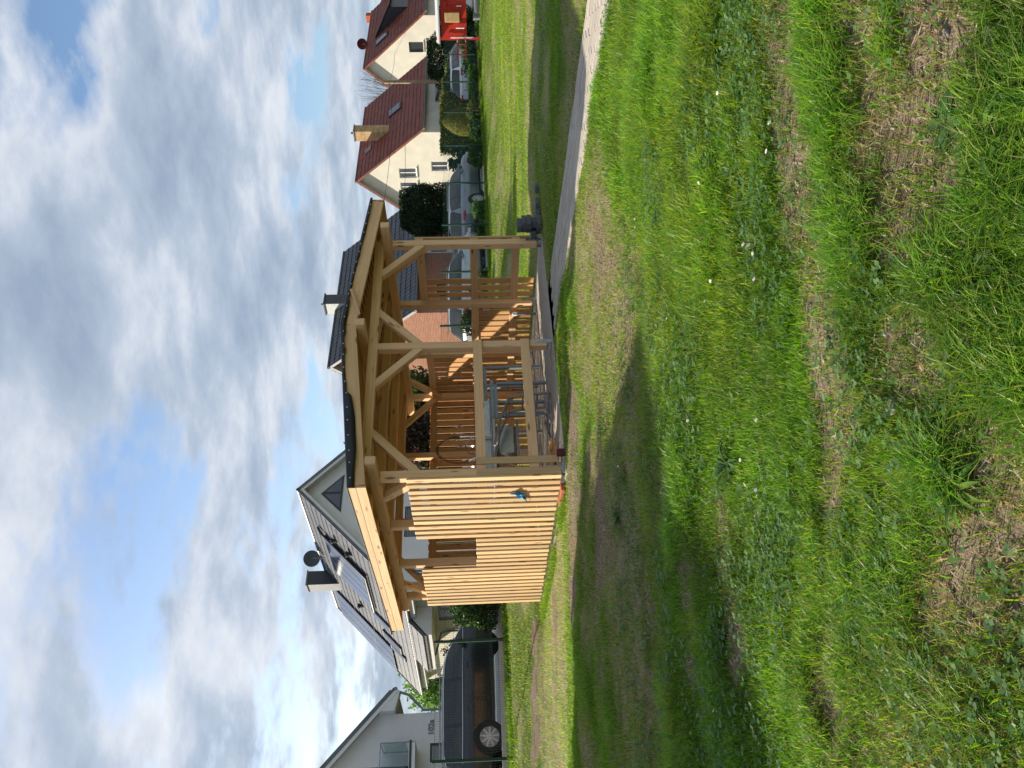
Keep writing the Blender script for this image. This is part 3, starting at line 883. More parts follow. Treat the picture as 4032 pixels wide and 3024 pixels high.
# stack of concrete blocks by the right post
BL = MB().cbox(-0.12, 0.12, -0.06, 0.06, 0, 0.078, 0.008).mesh('concrete_block', M['block_dark'])
spots = [(0.10, -0.26, 0, 0.1), (0.16, -0.10, 0, 0.0), (0.36, -0.2, 0, 0.25), (0.15, -0.20, 1, 0.5), (0.10, -0.05, 1, 0.3), (0.12, -0.24, 2, 0.05), (0.20, -0.10, 2, -0.1), (0.14, -0.22, 3, 0.2), (0.2, -0.08, 3, 0.3), (0.12, -0.17, 4, 0.1)]
blabels = ['concrete block at the bottom of the small stack, under the others', 'concrete block at the stack bottom against the post', 'concrete block lying beside the stack foot', 'second-layer block of the grey stack, facing the path', 'second-layer block of the grey stack, against the post', 'third-layer block of the grey stack, facing the path', 'third-layer block of the grey stack, at the back', 'fourth-layer block of the grey stack, facing the path', 'fourth-layer block of the grey stack, at the back', 'topmost concrete block on the small grey stack by the post']
for (s, d, l, r), lb in zip(spots, blabels):
    o = bpy.data.objects.new('concrete_block', BL); link(o)
    o.location = pvp(SW + 0.06 + s, d - .06, 0.0 + l * 0.079); o.rotation_euler = (0, 0, PV_ROT + r)
    tag(o, lb, 'block', 'concrete blocks by the end post')
for (s, d, r, lb) in ((0.62, -0.30, 0.35, 'grey concrete block lying flat on the grass, first beyond the stack'), (0.92, -0.36, 0.5, 'grey concrete block lying flat on the grass, farthest from the stack')):
    o = bpy.data.objects.new('concrete_block', BL); link(o)
    p = pvp(SW + s, d); p.z = float(terrain(p.x, p.y)) + 0.0
    o.location = p; o.rotation_euler = (0, 0.05, PV_ROT + r); tag(o, lb, 'block', 'concrete blocks by the end post')
# ------------------------------------------------------------------ fence
FH = 1.63
fence = thing('wire_mesh_fence', 'dark green welded wire mesh fence on square posts along the street', 'fence', ST0, ST_ROT)
def fz(t): return float(terrain(*(SP(t, 0).xy)))
pmesh = MB().box(-0.03, 0.03, -0.02, 0.02, -0.25, FH + 0.05).box(-0.031, 0.031, -0.021, 0.021, FH + 0.05, FH + 0.06)
for k in range(8):
    pmesh.box(-0.034, 0.034, -0.034, -0.0205, 0.1 + k * 0.2, 0.13 + k * 0.2)
pmesh = pmesh.mesh('post', M['fence_green'])
wmesh = MB()
for i in range(50):
    x = 0.03 + i * 2.47 / 49
    wmesh.box(x - 0.0014, x + 0.0014, -0.0014, 0.0014, 0.03, FH)
for i in range(9):
    z = 0.03 + i * 0.2
    wmesh.box(0.03, 2.5, -0.008, -0.003, z - 0.0024, z + 0.0024); wmesh.box(0.03, 2.5, 0.003, 0.008, z - 0.0024, z + 0.0024)
wmesh = wmesh.mesh('mesh_panel', M['fence_green'])
for k in range(-3, 13):
    t = k * 2.53
    o = bpy.data.objects.new('post', pmesh); link(o, fence); o.location = (t, 0, fz(t)); o.rotation_euler = (random.uniform(-.01, .01), random.uniform(-.01, .01), 0)
    if k < 12:
        o = bpy.data.objects.new('mesh_panel', wmesh); link(o, fence); o.location = (t, -0.024, fz(t + 1.2) + 0.02); o['kind'] = 'stuff'
        o.rotation_euler = (0, math.atan2(fz(t) - fz(t + 2.53), 2.53), 0)

# ------------------------------------------------------------------ houses
def wall(parent, outer, holes, O, U, V, N, mat, depth=0.16, name='wall'):
    O, U, V, N = Vector(O), Vector(U), Vector(V), Vector(N)
    loops = [[Vector((p[0], p[1], 0)) for p in outer]] + [[Vector((a, b, 0)), Vector((c, b, 0)), Vector((c, d, 0)), Vector((a, d, 0))] for (a, b, c, d) in holes]
    flat = [p for l in loops for p in l]
    tris = tessellate_polygon(loops)
    P = lambda p: O + U * p.x + V * p.y
    mb = MB()
    vs = [P(p) for p in flat]; fs = []
    for t in tris:
        a, b, c = (vs[i] for i in t)
        fs.append(tuple(t) if (b - a).cross(c - a).dot(N) > 0 else tuple(t)[::-1])
    mb.add(vs, fs)
    for l in loops[1:]:
        q = [P(p) for p in l]; qi = [p - N * depth for p in q]
        for i in range(4):
            j = (i + 1) % 4
            mb.add([q[i], q[j], qi[j], qi[i]], [(0, 1, 2, 3)])
    me = bpy.data.meshes.new(name); me.from_pydata(mb.v, [], mb.f); me.update(); me.materials.append(mat)
    o = bpy.data.objects.new(name, me); link(o, parent)
    return o
def window(parent, rect, O, U, V, N, frame, mull=(0,), depth=0.12, sill=None, blind=None, name='window'):
    O, U, V, N = Vector(O), Vector(U), Vector(V), Vector(N)
    a, b, c, d = rect
    def bx(mb, u0, u1, v0, v1, n0, n1):
        mb.add([O + U * u + V * v + N * n for n in (n0, n1) for (u, v) in ((u0, v0), (u1, v0), (u1, v1), (u0, v1))],
               [(0, 1, 2, 3), (4, 5, 6, 7), (0, 1, 5, 4), (1, 2, 6, 5), (2, 3, 7, 6), (3, 0, 4, 7)])
    w = 0.06; m = MB()
    bx(m, a, a + w, b, d, -depth, -depth + 0.06); bx(m, c - w, c, b, d, -depth, -depth + .06)
    bx(m, a + w, c - w, b, b + w, -depth, -depth + .06); bx(m, a + w, c - w, d - w, d, -depth, -depth + .06)
    for q in mull:
        if q: 
            x = a + (c - a) * q
            bx(m, x - 0.03, x + 0.03, b + w, d - w, -depth, -depth + .058)
    fo = obj(name, m, M[frame], parent)
    p = MB(); bx(p, a + 0.01, c - 0.01, b + .01, d - .01, -depth - 0.02, -depth + 0.02)
    obj('pane', p, M['window_glass'], fo)
    if sill:
        s = MB(); bx(s, a - 0.06, c + 0.06, b - 0.045, b - 0.002, -0.02, 0.09); obj('sill', s, M[sill], fo)
    if blind:
        n = int((d - b) * blind / 0.07)
        s = MB()
        for i in range(n):
            v = d - 0.05 - i * 0.07
            bx(s, a + w, c - w, v - 0.045, v, -depth + 0.065, -depth + 0.075)
        if n: obj('blind', s, M['zinc'], fo)
    return fo
def tile_roof(parent, O, U, V, lu, lv, mat, tw=0.30, rh=0.36, amp=0.022, step=0.028, name='roof'):
    """one roof plane of overlapping tile rows: O lower corner, U along the eave, V up the slope"""
    O, U, V = Vector(O), Vector(U).normalized(), Vector(V).normalized()
    N = U.cross(V).normalized()
    if N.z < 0: N = -N
    cols = max(2, int(round(lu / tw))); rows = max(2, int(round(lv / rh)))
    sub = 4
    us = np.linspace(0, lu, cols * sub + 1)
    ph = (np.arange(cols * sub + 1) % sub) / sub
    wv = np.where(ph == 0, 0.0, np.where(ph == 0.25, amp, np.where(ph == 0.5, amp * 0.9, amp * 0.25)))
    vs, fs = [], []; nn = len(us)
    for r in range(rows):
        v0, v1 = lv * r / rows, lv * (r + 1) / rows
        for (v, h) in ((v0, -0.02 if r == 0 else 0.004), (v0, step), (v1, 0.004)):
            for u, w in zip(us, wv):
                vs.append(O + U * u + V * v + N * (h + w))
    for r in range(rows * 3 - 1):
        for i in range(nn - 1):
            fs.append((r * nn + i, r * nn + i + 1, (r + 1) * nn + i + 1, (r + 1) * nn + i))
    me = bpy.data.meshes.new(name); me.from_pydata(vs, [], fs); me.update(); me.materials.append(mat)
    o = bpy.data.objects.new(name, me); link(o, parent); o['kind'] = 'stuff'
    return o
def pipe(parent, pts, r=0.05, mat='zinc', name='downpipe'):
    return obj(name, MB().tube(pts, r, 8), M[mat], parent, smooth=60)
def slab(parent, pts, thick, mat, name):
    """pts: 4 corners (top face), extruded down along -z by thick"""
    pts = [Vector(p) for p in pts]; dn = Vector((0, 0, -thick))
    mb = MB().add(pts + [p + dn for p in pts], [(0, 1, 2, 3), (7, 6, 5, 4), (0, 1, 5, 4), (1, 2, 6, 5), (2, 3, 7, 6), (3, 0, 4, 7)])
    return obj(name, mb, M[mat], parent)
X, Y, Z = Vector((1, 0, 0)), Vector((0, 1, 0)), Vector((0, 0, 1))

def gable_to_street(t0, b0, name, label, hw, ov, length, ridge, slope, wallmats, tile, gable_holes, side_holes, ovf=0.42):
    """house whose gable faces the street; local x along the street, y away from it; z=0 at street level"""
    z0 = 0.5
    h = thing(name, label, 'house', SP(t0, b0, z0), ST_ROT)
    rg = ridge - z0
    we = rg - hw * slope                       # wall height at the eaves
    wall(h, [(-hw, -0.6), (hw, -0.6), (hw, we), (0, rg), (-hw, we)], gable_holes, (0, 0, 0), X, Z, -Y, M[wallmats[0]])
    wall(h, [(-hw, -0.6), (hw, -0.6), (hw, we), (0, rg), (-hw, we)], [], (0, length, 0), X, Z, Y, M[wallmats[0]])
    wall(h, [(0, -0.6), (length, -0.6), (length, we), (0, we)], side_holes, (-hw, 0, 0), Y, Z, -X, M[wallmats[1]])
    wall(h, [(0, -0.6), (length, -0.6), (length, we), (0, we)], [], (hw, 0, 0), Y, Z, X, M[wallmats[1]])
    ex = hw + ov; ez = rg - ex * slope; lv = math.hypot(ex, rg - ez)
    for sg in (-1, 1):
        up = Vector((-sg * ex, 0, rg - ez)).normalized()
        nrm = Vector((sg * (rg - ez), 0, ex)).normalized()
        O = Vector((sg * ex, -ovf, ez)) + nrm * 0.13
        tile_roof(h, O, Y, up, length + 2 * ovf, lv, M[tile], 0.3, 0.36)
        # deck under the tiles
        a = Vector((sg * ex, -ovf + .03, ez)); c = Vector((0, -ovf + .03, rg))
        mb = MB().add([a + nrm * 0.002, c + nrm * .002, c + Y * (length + 2 * ovf - .06) + nrm * .002, a + Y * (length + 2 * ovf - .06) + nrm * .002] +
                      [a + nrm * 0.115, c + nrm * .115, c + Y * (length + 2 * ovf - .06) + nrm * .115, a + Y * (length + 2 * ovf - .06) + nrm * .115],
                      [(0, 1, 2, 3), (4, 5, 6, 7), (0, 1, 5, 4), (1, 2, 6, 5), (2, 3, 7, 6), (3, 0, 4, 7)])
        obj('eaves_boarding', mb, M['soffit'], h)
        # verge board
        for yy in (-ovf, length + ovf):
            p, q = Vector((sg * ex, yy, ez + 0.03)), Vector((0, yy, rg + 0.03))
            for nm_, l0, l1, mt in (('verge_board', -.12, .05, 'render_white'), ('verge_tile', .052, .24, tile)):
                yo = -.02 if nm_ == 'verge_tile' and yy < 0 else 0
                q4 = [p + Z * l0 + Y * yo, q + Z * l0 + Y * yo, q + Z * l1 + Y * yo, p + Z * l1 + Y * yo]
                mb = MB().add(q4 + [v + Y * (0.028 - yo * 2) for v in q4], [(0, 1, 2, 3), (4, 5, 6, 7), (0, 1, 5, 4), (1, 2, 6, 5), (2, 3, 7, 6), (3, 0, 4, 7)])
                obj(nm_, mb, M[mt], h)
        g = MB()
        g.tube([(sg * (ex + 0.05), -ovf, ez + 0.05), (sg * (ex + 0.05), length + ovf, ez + 0.05)], 0.075, 8)
        obj('gutter', g, M['zinc'], h, smooth=60)
    obj('ridge_cap', MB().tube([(0, -ovf - .02, rg + 0.17), (0, length + ovf + .02, rg + .17)], 0.09, 8), M[tile], h, smooth=60)
    return h, rg, we, ex, ez

# white house with the solar roof
gh = [(-2.36, 2.3, -0.8, 3.8)]
sh = [(1.9, 0.7, 4.0, 2.45), (7.4, 0.9, 10.3, 2.3)]
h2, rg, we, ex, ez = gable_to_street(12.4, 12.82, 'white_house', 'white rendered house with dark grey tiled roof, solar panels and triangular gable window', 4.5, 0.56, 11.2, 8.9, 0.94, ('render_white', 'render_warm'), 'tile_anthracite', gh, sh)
window(h2, gh[0], (0, 0, 0), X, Z, -Y, 'frame_dark', (0.5,), blind=0.9)
for q in sh: window(h2, q, (-4.5, 0, 0), Y, Z, -X, 'frame_dark', (0.5,), sill='zinc', blind=0.7)
# triangular gable window
tri = MB().prism([(-1.0, rg - 1.75), (1.0, rg - 1.75), (0.0, rg - 0.78)], -0.03, 0.02)
tw = obj('gable_window', tri, M['frame_dark'], h2)
for sg in (-1, 1):
    obj('pane', MB().prism([(sg * 0.06, rg - 1.68), (sg * 0.82, rg - 1.68), (sg * 0.06, rg - 0.95)], -0.045, -0.031), M['window_glass'], tw)
sgx = -1
upv = Vector((ex, 0, rg - ez)).normalized(); nv = Vector((-(rg - ez), 0, ex)).normalized(); LV = math.hypot(ex, rg - ez)
def onroof(y, v, n=0.0): return Vector((-ex, y, ez)) + upv * v + nv * (0.13 + n)
def roofbox(parent, y0, y1, v0, v1, n0, n1, mat, name):
    P = [onroof(y, v, n) for n in (n0, n1) for (y, v) in ((y0, v0), (y1, v0), (y1, v1), (y0, v1))]
    return obj(name, MB().add(P, [(0, 1, 2, 3), (4, 5, 6, 7), (0, 1, 5, 4), (1, 2, 6, 5), (2, 3, 7, 6), (3, 0, 4, 7)]), M[mat], parent)
# big glazed collector band near the ridge
rl = roofbox(h2, 1.75, 5.0, LV - 4.3, LV - 1.35, 0.04, 0.16, 'frame_dark', 'roof_glazing')
for i in range(4): roofbox(rl, 1.81 + i * 0.80, 1.81 + i * 0.80 + 0.75, LV - 4.24, LV - 1.41, 0.161, 0.17, 'solar', 'pane')
pipe(h2, [onroof(1.5, LV - 0.9, 0.1), onroof(1.66, LV - 1.2, 0.15), onroof(1.66, LV - 4.42, 0.15), onroof(5.1, LV - 4.42, 0.15)], 0.06, 'dark_plastic', 'roof_pipe')
for (y, v) in ((1.1, LV - 2.4), (0.9, LV - 3.5), (6.6, LV - 3.2)):
    o = obj('vent', MB().lathe([(0.09, 0), (0.09, 0.25), (0.13, 0.27), (0.13, 0.36), (0.02, 0.4)], 10), M['dark_plastic'], h2, onroof(y, v, -0.05))
for (y0, y1, v0, v1) in ((5.4, 6.2, 1.5, 2.9), (6.9, 7.6, 0.9, 2.3), (7.75, 8.25, 0.7, 1.8)):
    r = roofbox(h2, y0, y1, v0, v1, 0.02, 0.12, 'frame_dark', 'skylight'); roofbox(r, y0 + .08, y1 - .08, v0 + .1, v1 - .1, 0.121, 0.13, 'solar', 'pane')
for c in range(3):
    for r_i in range(4):
        y0 = 8.35 + c * 1.06; v0 = LV - 0.5 - (r_i + 1) * 1.56
        if v0 < 0.25 or (c == 0 and r_i > 2): continue
        r = roofbox(h2, y0, y0 + 0.99, v0, v0 + 1.52, 0.10, 0.135, 'zinc', 'solar_panel'); roofbox(r, y0 + .02, y0 + .97, v0 + .02, v0 + 1.5, 0.136, 0.14, 'solar', 'pane')
ch = obj('chimney', MB().box(-0.38, 0.38, -0.38, 0.38, rg - 1.0, rg + 1.0).box(-0.43, 0.43, -0.43, 0.43, rg + 1.0, rg + 1.06), M['zinc'], h2, (-0.55, 7.4, 0))
obj('chimney_shade_face', MB().box(-0.386, 0.386, -0.387, -0.381, rg - 0.95, rg + 0.97), M['frame_dark'], ch)  # shade of the street-facing side put into a darker colour
ds = thing('satellite_dish', 'dark grey satellite dish on a mast above the white house ridge', 'satellite dish', h2.matrix_basis @ Vector((-0.35, 5.3, rg - 0.1)), ST_ROT)
obj('mast', MB().tube([(0, 0, -0.3), (0, 0, 0.62)], 0.03, 8), M['zinc'], ds)
dm = MB().lathe([(0.001, 0.02), (0.2, 0.03), (0.34, 0.065), (0.41, 0.10), (0.41, 0.115), (0.001, 0.05)], 20, 'y')
do = obj('dish', dm, M['dish_grey'], ds, (0, 0.03, 0.62), smooth=50); do.rotation_euler = (R(-12), 0, R(151))
# boxed eaves and the lower roof over the side bay
obj('eaves_box', MB().box(-ex + .04, -4.505, 0.0, 11.2, ez - .26, ez - .03), M['render_white'], h2)
bay = [(-ex - .78, 2.4, ez - .62), (-ex - .78, 6.5, ez - .62), (-ex + .06, 6.5, ez + .17), (-ex + .06, 2.4, ez + .17)]
obj('bay_roof', MB().add(bay + [(x, y, z - .12) for x, y, z in bay], [(0, 1, 2, 3), (7, 6, 5, 4), (0, 1, 5, 4), (1, 2, 6, 5), (2, 3, 7, 6), (3, 0, 4, 7)]), M['tile_anthracite'], h2)
tile_roof(h2, Vector((-ex - .80, 2.38, ez - .62)) + nv * .01, Y, upv, 4.14, 1.17, M['tile_anthracite'], 0.3, 0.36, name='bay_tiles')
obj('bay_box', MB().prism([(-ex - .72, ez - .96), (-4.505, ez - .96), (-4.505, ez - .27), (-ex + .03, ez - .27), (-ex + .03, ez - .12), (-ex - .72, ez - .75)], 2.45, 6.45), M['render_white'], h2)
pipe(h2, [(-ex - .7, 5.2, ez - .62), (-ex - .5, 5.2, ez - 1.0), (-4.62, 5.0, ez - 1.25), (-4.56, 5.0, ez - 1.6), (-4.56, 5.0, 0)])
pipe(h2, [(-ex - .05, 11.1, ez), (-ex + .2, 11.0, ez - 0.4), (-4.6, 10.9, ez - .7), (-4.56, 10.9, ez - 1.0), (-4.56, 10.9, 0)])

# house with number 102a
gh = [(-0.9 + 1.5 - .0, 3.25, 2.36, 5.3), (2.42, 1.3, 3.09, 2.55)]
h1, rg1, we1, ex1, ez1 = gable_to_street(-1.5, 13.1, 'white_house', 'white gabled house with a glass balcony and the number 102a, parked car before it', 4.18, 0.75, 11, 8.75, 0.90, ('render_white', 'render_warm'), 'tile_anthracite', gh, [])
window(h1, gh[0], (0, 0, 0), X, Z, -Y, 'frame_dark', (0.5,), name='balcony_door')
window(h1, gh[1], (0, 0, 0), X, Z, -Y, 'frame_dark', (), sill='zinc')
bal = obj('balcony', MB().box(-0.6, 2.85, -1.25, -0.005, 3.0, 3.22), M['render_white'], h1)
obj('balcony_edge', MB().box(-0.62, 2.87, -1.27, -1.251, 3.12, 3.2), M['frame_dark'], bal)
for i in range(3):
    obj('glass_panel', MB().box(-0.55 + i * 1.13, 0.5 + i * 1.13, -1.235, -1.22, 3.32, 4.15), M['balcony_glass'], bal)
obj('glass_panel', MB().box(2.80, 2.815, -1.18, -0.1, 3.32, 4.15), M['balcony_glass'], bal)
obj('handrail', MB().tube([(-0.6, -1.23, 4.22), (2.81, -1.23, 4.22), (2.81, -0.02, 4.22)], 0.022, 8), M['steel'], bal)
for p in ((-0.6, -1.23), (0.54, -1.23), (1.67, -1.23), (2.81, -1.23), (2.81, -0.08)):
    obj('baluster', MB().box(p[0] - .02, p[0] + .02, p[1] - .02, p[1] + .02, 3.0, 4.2), M['steel_grey'], bal)
pipe(h1, [(ex1, -0.3, ez1 + .02), (ex1 - .15, -0.25, ez1 - .45), (4.5, -0.12, ez1 - .75), (4.26, -0.07, ez1 - 1.0), (4.26, -0.07, 0)])
obj('chimney', MB().box(-.25, .25, -.25, .25, rg1 - 3.0, rg1 - 1.0), M['frame_dark'], h1, (1.95, 4.5, 0))
obj('eaves_box', MB().prism([(4.18, we1 - .62), (ex1 - .02, ez1 - .12), (ex1 - .02, ez1 + .02), (4.18, we1 - .03)], -0.40, 0.02), M['render_white'], h1)
fc = bpy.data.curves.new('house_number', 'FONT'); fc.body = '102a'; fc.size = 0.285; fc.extrude = 0.012; fc.offset = 0.006
fo_ = bpy.data.objects.new('tmp', fc); SC.collection.objects.link(fo_)
bpy.context.view_layer.update()
nm = bpy.data.meshes.new_from_object(fo_.evaluated_get(bpy.context.evaluated_depsgraph_get()))
bpy.data.objects.remove(fo_)
nm.name = 'house_number'; nm.materials.clear(); nm.materials.append(M['zinc'])
no = bpy.data.objects.new('house_number', nm); link(no, h1); no.location = (3.36, -0.02, 2.43); no.rotation_euler = (R(90), 0, 0)

def ridge_along(t0, b0, name, label, length, hw, ov, ridge, eave, wallmat, tile, left_holes, front_holes, rh=0.37):
    """house whose ridge runs along the street; local x along the street from its lit gable, y from the ridge line"""
    z0 = 0.42
    h = thing(name, label, 'house', SP(t0, b0, z0), ST_ROT)
    rg = ridge - z0; ez = eave - z0; ex = hw + ov
    sl = (rg - ez) / ex; we = rg - hw * sl; vo = 0.3
    tri_ = [(-hw, -0.6), (hw, -0.6), (hw, we), (0, rg), (-hw, we)]
    wall(h, tri_, left_holes, (0, 0, 0), Y, Z, -X, M[wallmat])
    wall(h, tri_, [], (length, 0, 0), Y, Z, X, M[wallmat])
    wall(h, [(0, -0.6), (length, -0.6), (length, we), (0, we)], front_holes, (0, -hw, 0), X, Z, -Y, M[wallmat])
    wall(h, [(0, -0.6), (length, -0.6), (length, we), (0, we)], [], (0, hw, 0), X, Z, Y, M[wallmat])
    lv = math.hypot(ex, rg - ez)
    for sg in (-1, 1):
        up = Vector((0, -sg * ex, rg - ez)).normalized(); nrm = Vector((0, sg * (rg - ez), ex)).normalized()
        O = Vector((-vo, sg * ex, ez)) + nrm * 0.12
        tile_roof(h, O, X, up, length + 2 * vo, lv, M[tile], 0.29, rh)
        a = Vector((-vo + .03, sg * ex, ez)); c = Vector((-vo + .03, 0, rg)); LL = X * (length + 2 * vo - .06)
        q = [a + nrm * .002, c + nrm * .002, c + LL + nrm * .002, a + LL + nrm * .002, a + nrm * .105, c + nrm * .105, c + LL + nrm * .105, a + LL + nrm * .105]
        obj('eaves_boarding', MB().add(q, [(0, 1, 2, 3), (4, 5, 6, 7), (0, 1, 5, 4), (1, 2, 6, 5), (2, 3, 7, 6), (3, 0, 4, 7)]), M['soffit'], h)
        for xx in (-vo, length + vo - .028):
            p, q2 = Vector((xx, sg * ex, ez + .03)), Vector((xx, 0, rg + .03))
            mb = MB().add([p - Z * .08, q2 - Z * .08, q2 + Z * .15, p + Z * .15] + [v + X * 0.028 for v in (p - Z * .08, q2 - Z * .08, q2 + Z * .15, p + Z * .15)],
                          [(0, 1, 2, 3), (4, 5, 6, 7), (0, 1, 5, 4), (1, 2, 6, 5), (2, 3, 7, 6), (3, 0, 4, 7)])
            obj('verge_board', mb, M['soffit'] if wallmat != 'render_cream' else M['tile_red'], h)
        obj('gutter', MB().tube([(-vo, sg * (ex + .05), ez + .04), (length + vo, sg * (ex + .05), ez + .04)], 0.07, 8), M['zinc'], h, smooth=60)
    obj('ridge_cap', MB().tube([(-vo - .02, 0, rg + .15), (length + vo + .02, 0, rg + .15)], 0.09, 8), M[tile], h, smooth=60)
    up = Vector((0, ex, rg - ez)).normalized(); nrm = Vector((0, -(rg - ez), ex)).normalized()
    def onr(x, v, n=0): return Vector((x, -ex, ez)) + up * v + nrm * (0.12 + n)
    def rbox(parent, x0, x1, v0, v1, n0, n1, mat, nme):
        P = [onr(x, v, n) for n in (n0, n1) for (x, v) in ((x0, v0), (x1, v0), (x1, v1), (x0, v1))]
        return obj(nme, MB().add(P, [(0, 1, 2, 3), (4, 5, 6, 7), (0, 1, 5, 4), (1, 2, 6, 5), (2, 3, 7, 6), (3, 0, 4, 7)]), M[mat], parent)
    return h, rg, we, ex, ez, lv, onr, rbox
# brick house behind the pavilion
fh = [(4.6, 1.0, 5.55, 3.02), (1.2, 1.2, 2.4, 2.5), (7.0, 1.1, 8.1, 2.4)]
h3, rg, we, ex, ez, lv, onr, rbox = ridge_along(20.75, 13.2, 'brick_house', 'red brick house with black tiled roof and slate chimney, its sunlit side coloured pale, behind the pavilion', 8.8, 3.55, 0.38, 8.5, 3.78, 'brick_red', 'tile_black', [(-1.1, 1.2, 0.1, 2.4)], fh)
dr = window(h3, fh[0], (0, -3.55, 0), X, Z, -Y, 'frame_white', (), name='front_door')
obj('door_leaf', MB().box(4.66, 5.49, -3.55 + .075, -3.55 + .10, 1.05, 2.97), M['frame_white'], dr)
for k in range(2): obj('door_glass', MB().cbox(4.78 + k * .28, 4.90 + k * .28, -3.55 + 0.06, -3.55 + .074, 1.9, 2.75, 0.02), M['window_glass'], dr)
for q in fh[1:]: window(h3, q, (0, -3.55, 0), X, Z, -Y, 'frame_white', (0.5,), sill='zinc')
window(h3, (-1.1, 1.2, 0.1, 2.4), (0, 0, 0), Y, Z, -X, 'frame_dark', (0.5,))
c3 = obj('chimney', MB().box(-.38, .38, -.38, .38, rg - .9, rg + .72).box(-.44, .44, -.44, .44, rg + .72, rg + .8), M['tile_black'], h3, (4.4, -0.15, 0))
obj('slate_lit_face', MB().box(-.389, -.381, -.378, .378, rg - .8, rg + .7), M['slate_lit'], c3)  # sunlight on this side of the slate put into a paler colour
obj('chimney_pot', MB().tube([(0, 0, rg + .8), (0, 0, rg + 1.0)], 0.06, 8), M['zinc'], c3)
stp = obj('landing', MB().box(4.1, 6.6, -5.0, -3.56, -.5, 1.0).box(4.1, 6.6, -5.05, -4.95, 1.0, 1.75), M['soffit'], h3)
obj('railing', MB().tube([(3.6, -4.9, 0.4), (4.1, -4.9, 1.85), (6.6, -4.9, 1.85), (7.6, -4.9, 0.9)], 0.025, 6), M['white_paint'], stp)
# first cream house
lh = [(-0.82, 4.1, -0.04, 5.28), (-1.32, 1.95, -0.57, 3.08), (0.3, 4.1, 1.1, 5.28)]
fh = [(1.1, 1.55, 1.75, 2.5), (4.2, 0.2, 5.2, 2.3), (6.6, 1.3, 7.6, 2.4)]
h4, rg, we, ex, ez, lv, onr, rbox = ridge_along(38.25, 13.77, 'cream_house', 'cream rendered house with brown tiled roof and ochre brick chimney', 9.0, 3.5, 0.38, 8.5, 3.78, 'render_cream', 'tile_brown', lh, fh)
for q in lh:
    w_ = window(h4, q, (0, 0, 0), Y, Z, -X, 'frame_white', (0.5,), sill='white_paint')
for q in (fh[0], fh[2]): window(h4, q, (0, -3.5, 0), X, Z, -Y, 'frame_white', (0.5,), sill='white_paint')
d4 = window(h4, fh[1], (0, -3.5, 0), X, Z, -Y, 'frame_white', (), name='front_door')
obj('door_leaf', MB().box(4.26, 5.14, -3.5 + .07, -3.5 + .10, 0.22, 2.25), M['maroon'], d4)
obj('door_canopy', MB().add([(3.9, -3.5, 2.75), (5.5, -3.5, 2.75), (5.5, -4.5, 2.45), (3.9, -4.5, 2.45), (3.9, -3.5, 2.68), (5.5, -3.5, 2.68), (5.5, -4.5, 2.38), (3.9, -4.5, 2.38)], [(0, 1, 2, 3), (4, 5, 6, 7), (0, 1, 5, 4), (1, 2, 6, 5), (2, 3, 7, 6), (3, 0, 4, 7)]), M['window_glass'], h4)
c4 = obj('chimney', MB().box(-.42, .42, -.36, .36, rg - 2.4, rg + .28), M['brick_ochre'], h4, (3.2, -1.55, 0))
obj('chimney_cap', MB().box(-.47, .47, -.41, .41, rg + .28, rg + .35).tube([(0, 0, rg + .35), (0, 0, rg + .55)], 0.09, 8), M['zinc'], c4)
r = rbox(h4, 4.6, 5.5, 2.2, 3.4, 0.02, 0.11, 'frame_dark', 'skylight'); rbox(r, 4.68, 5.42, 2.3, 3.3, 0.111, 0.12, 'solar', 'pane')
r = rbox(h4, 2.2, 2.7, lv - 1.2, lv - .6, 0.02, 0.1, 'zinc', 'roof_hatch')
def dish(name, label, loc, mat, rad=0.42, turn=200, arm=True):
    d = thing(name, label, 'satellite dish', loc, ST_ROT)
    o = obj('dish', MB().lathe([(0.001, 0.02), (0.5 * rad, 0.03), (0.85 * rad, 0.065), (rad, 0.10), (rad, 0.115), (0.001, 0.05)], 20, 'y'), M[mat], d, smooth=50)
    o.rotation_euler = (R(-14), 0, R(turn))
    a = Matrix.Rotation(R(turn), 3, 'Z') @ Vector((0, rad * 0.9, -0.15))
    obj('receiver_arm', MB().tube([(0, 0, -rad * .8), tuple(a)], 0.015, 6), M['zinc'], d)
    obj('receiver', MB().cbox(-.04, .04, -.05, .05, -.04, .04, .01), M['dark_plastic'], d, tuple(a))
    obj('mount', MB().tube([(0, 0, -rad * .7), (0, 0.0, 0.0), (0, 0.3, 0)], 0.02, 6), M['zinc'], d)
    return d
dish('satellite_dish', 'grey satellite dish on the shaded front of the first cream house', h4.matrix_basis @ Vector((0.55, -3.85, 2.0)), 'dish_grey', 0.45, 125)
# second cream house
lh = [(-1.95, 3.75, -1.15, 4.85)]
h5, rg, we, ex, ez, lv, onr, rbox = ridge_along(51.2, 12.4, 'cream_house', 'farther cream house with red-brown roof, dormer and maroon dish, behind the pole', 9.5, 3.95, 0.38, 8.72, 3.78, 'render_cream', 'tile_red', lh, [])
window(h5, lh[0], (0, 0, 0), Y, Z, -X, 'frame_dark', (), sill='white_paint')
r = rbox(h5, 1.5, 2.3, lv - 2.5, lv - 1.2, 0.02, 0.11, 'frame_dark', 'skylight'); rbox(r, 1.58, 2.22, lv - 2.4, lv - 1.3, 0.111, 0.12, 'solar', 'pane')
dm = obj('dormer_wall', MB().prism([(-ex * .72, ez + 1.5), (-ex * .72, rg - 1.9), (-0.9, rg - .75), (-0.9, rg - 1.6)], 3.4, 9.0, 'x'), M['tile_black'], h5)
tile_roof(h5, (3.2, -ex * .8, rg - 2.0), X, Vector((0, ex * .8 - .35, 1.62)), 6.0, math.hypot(ex * .8 - .35, 1.62), M['tile_red'], 0.29, 0.37, name='dormer_roof')
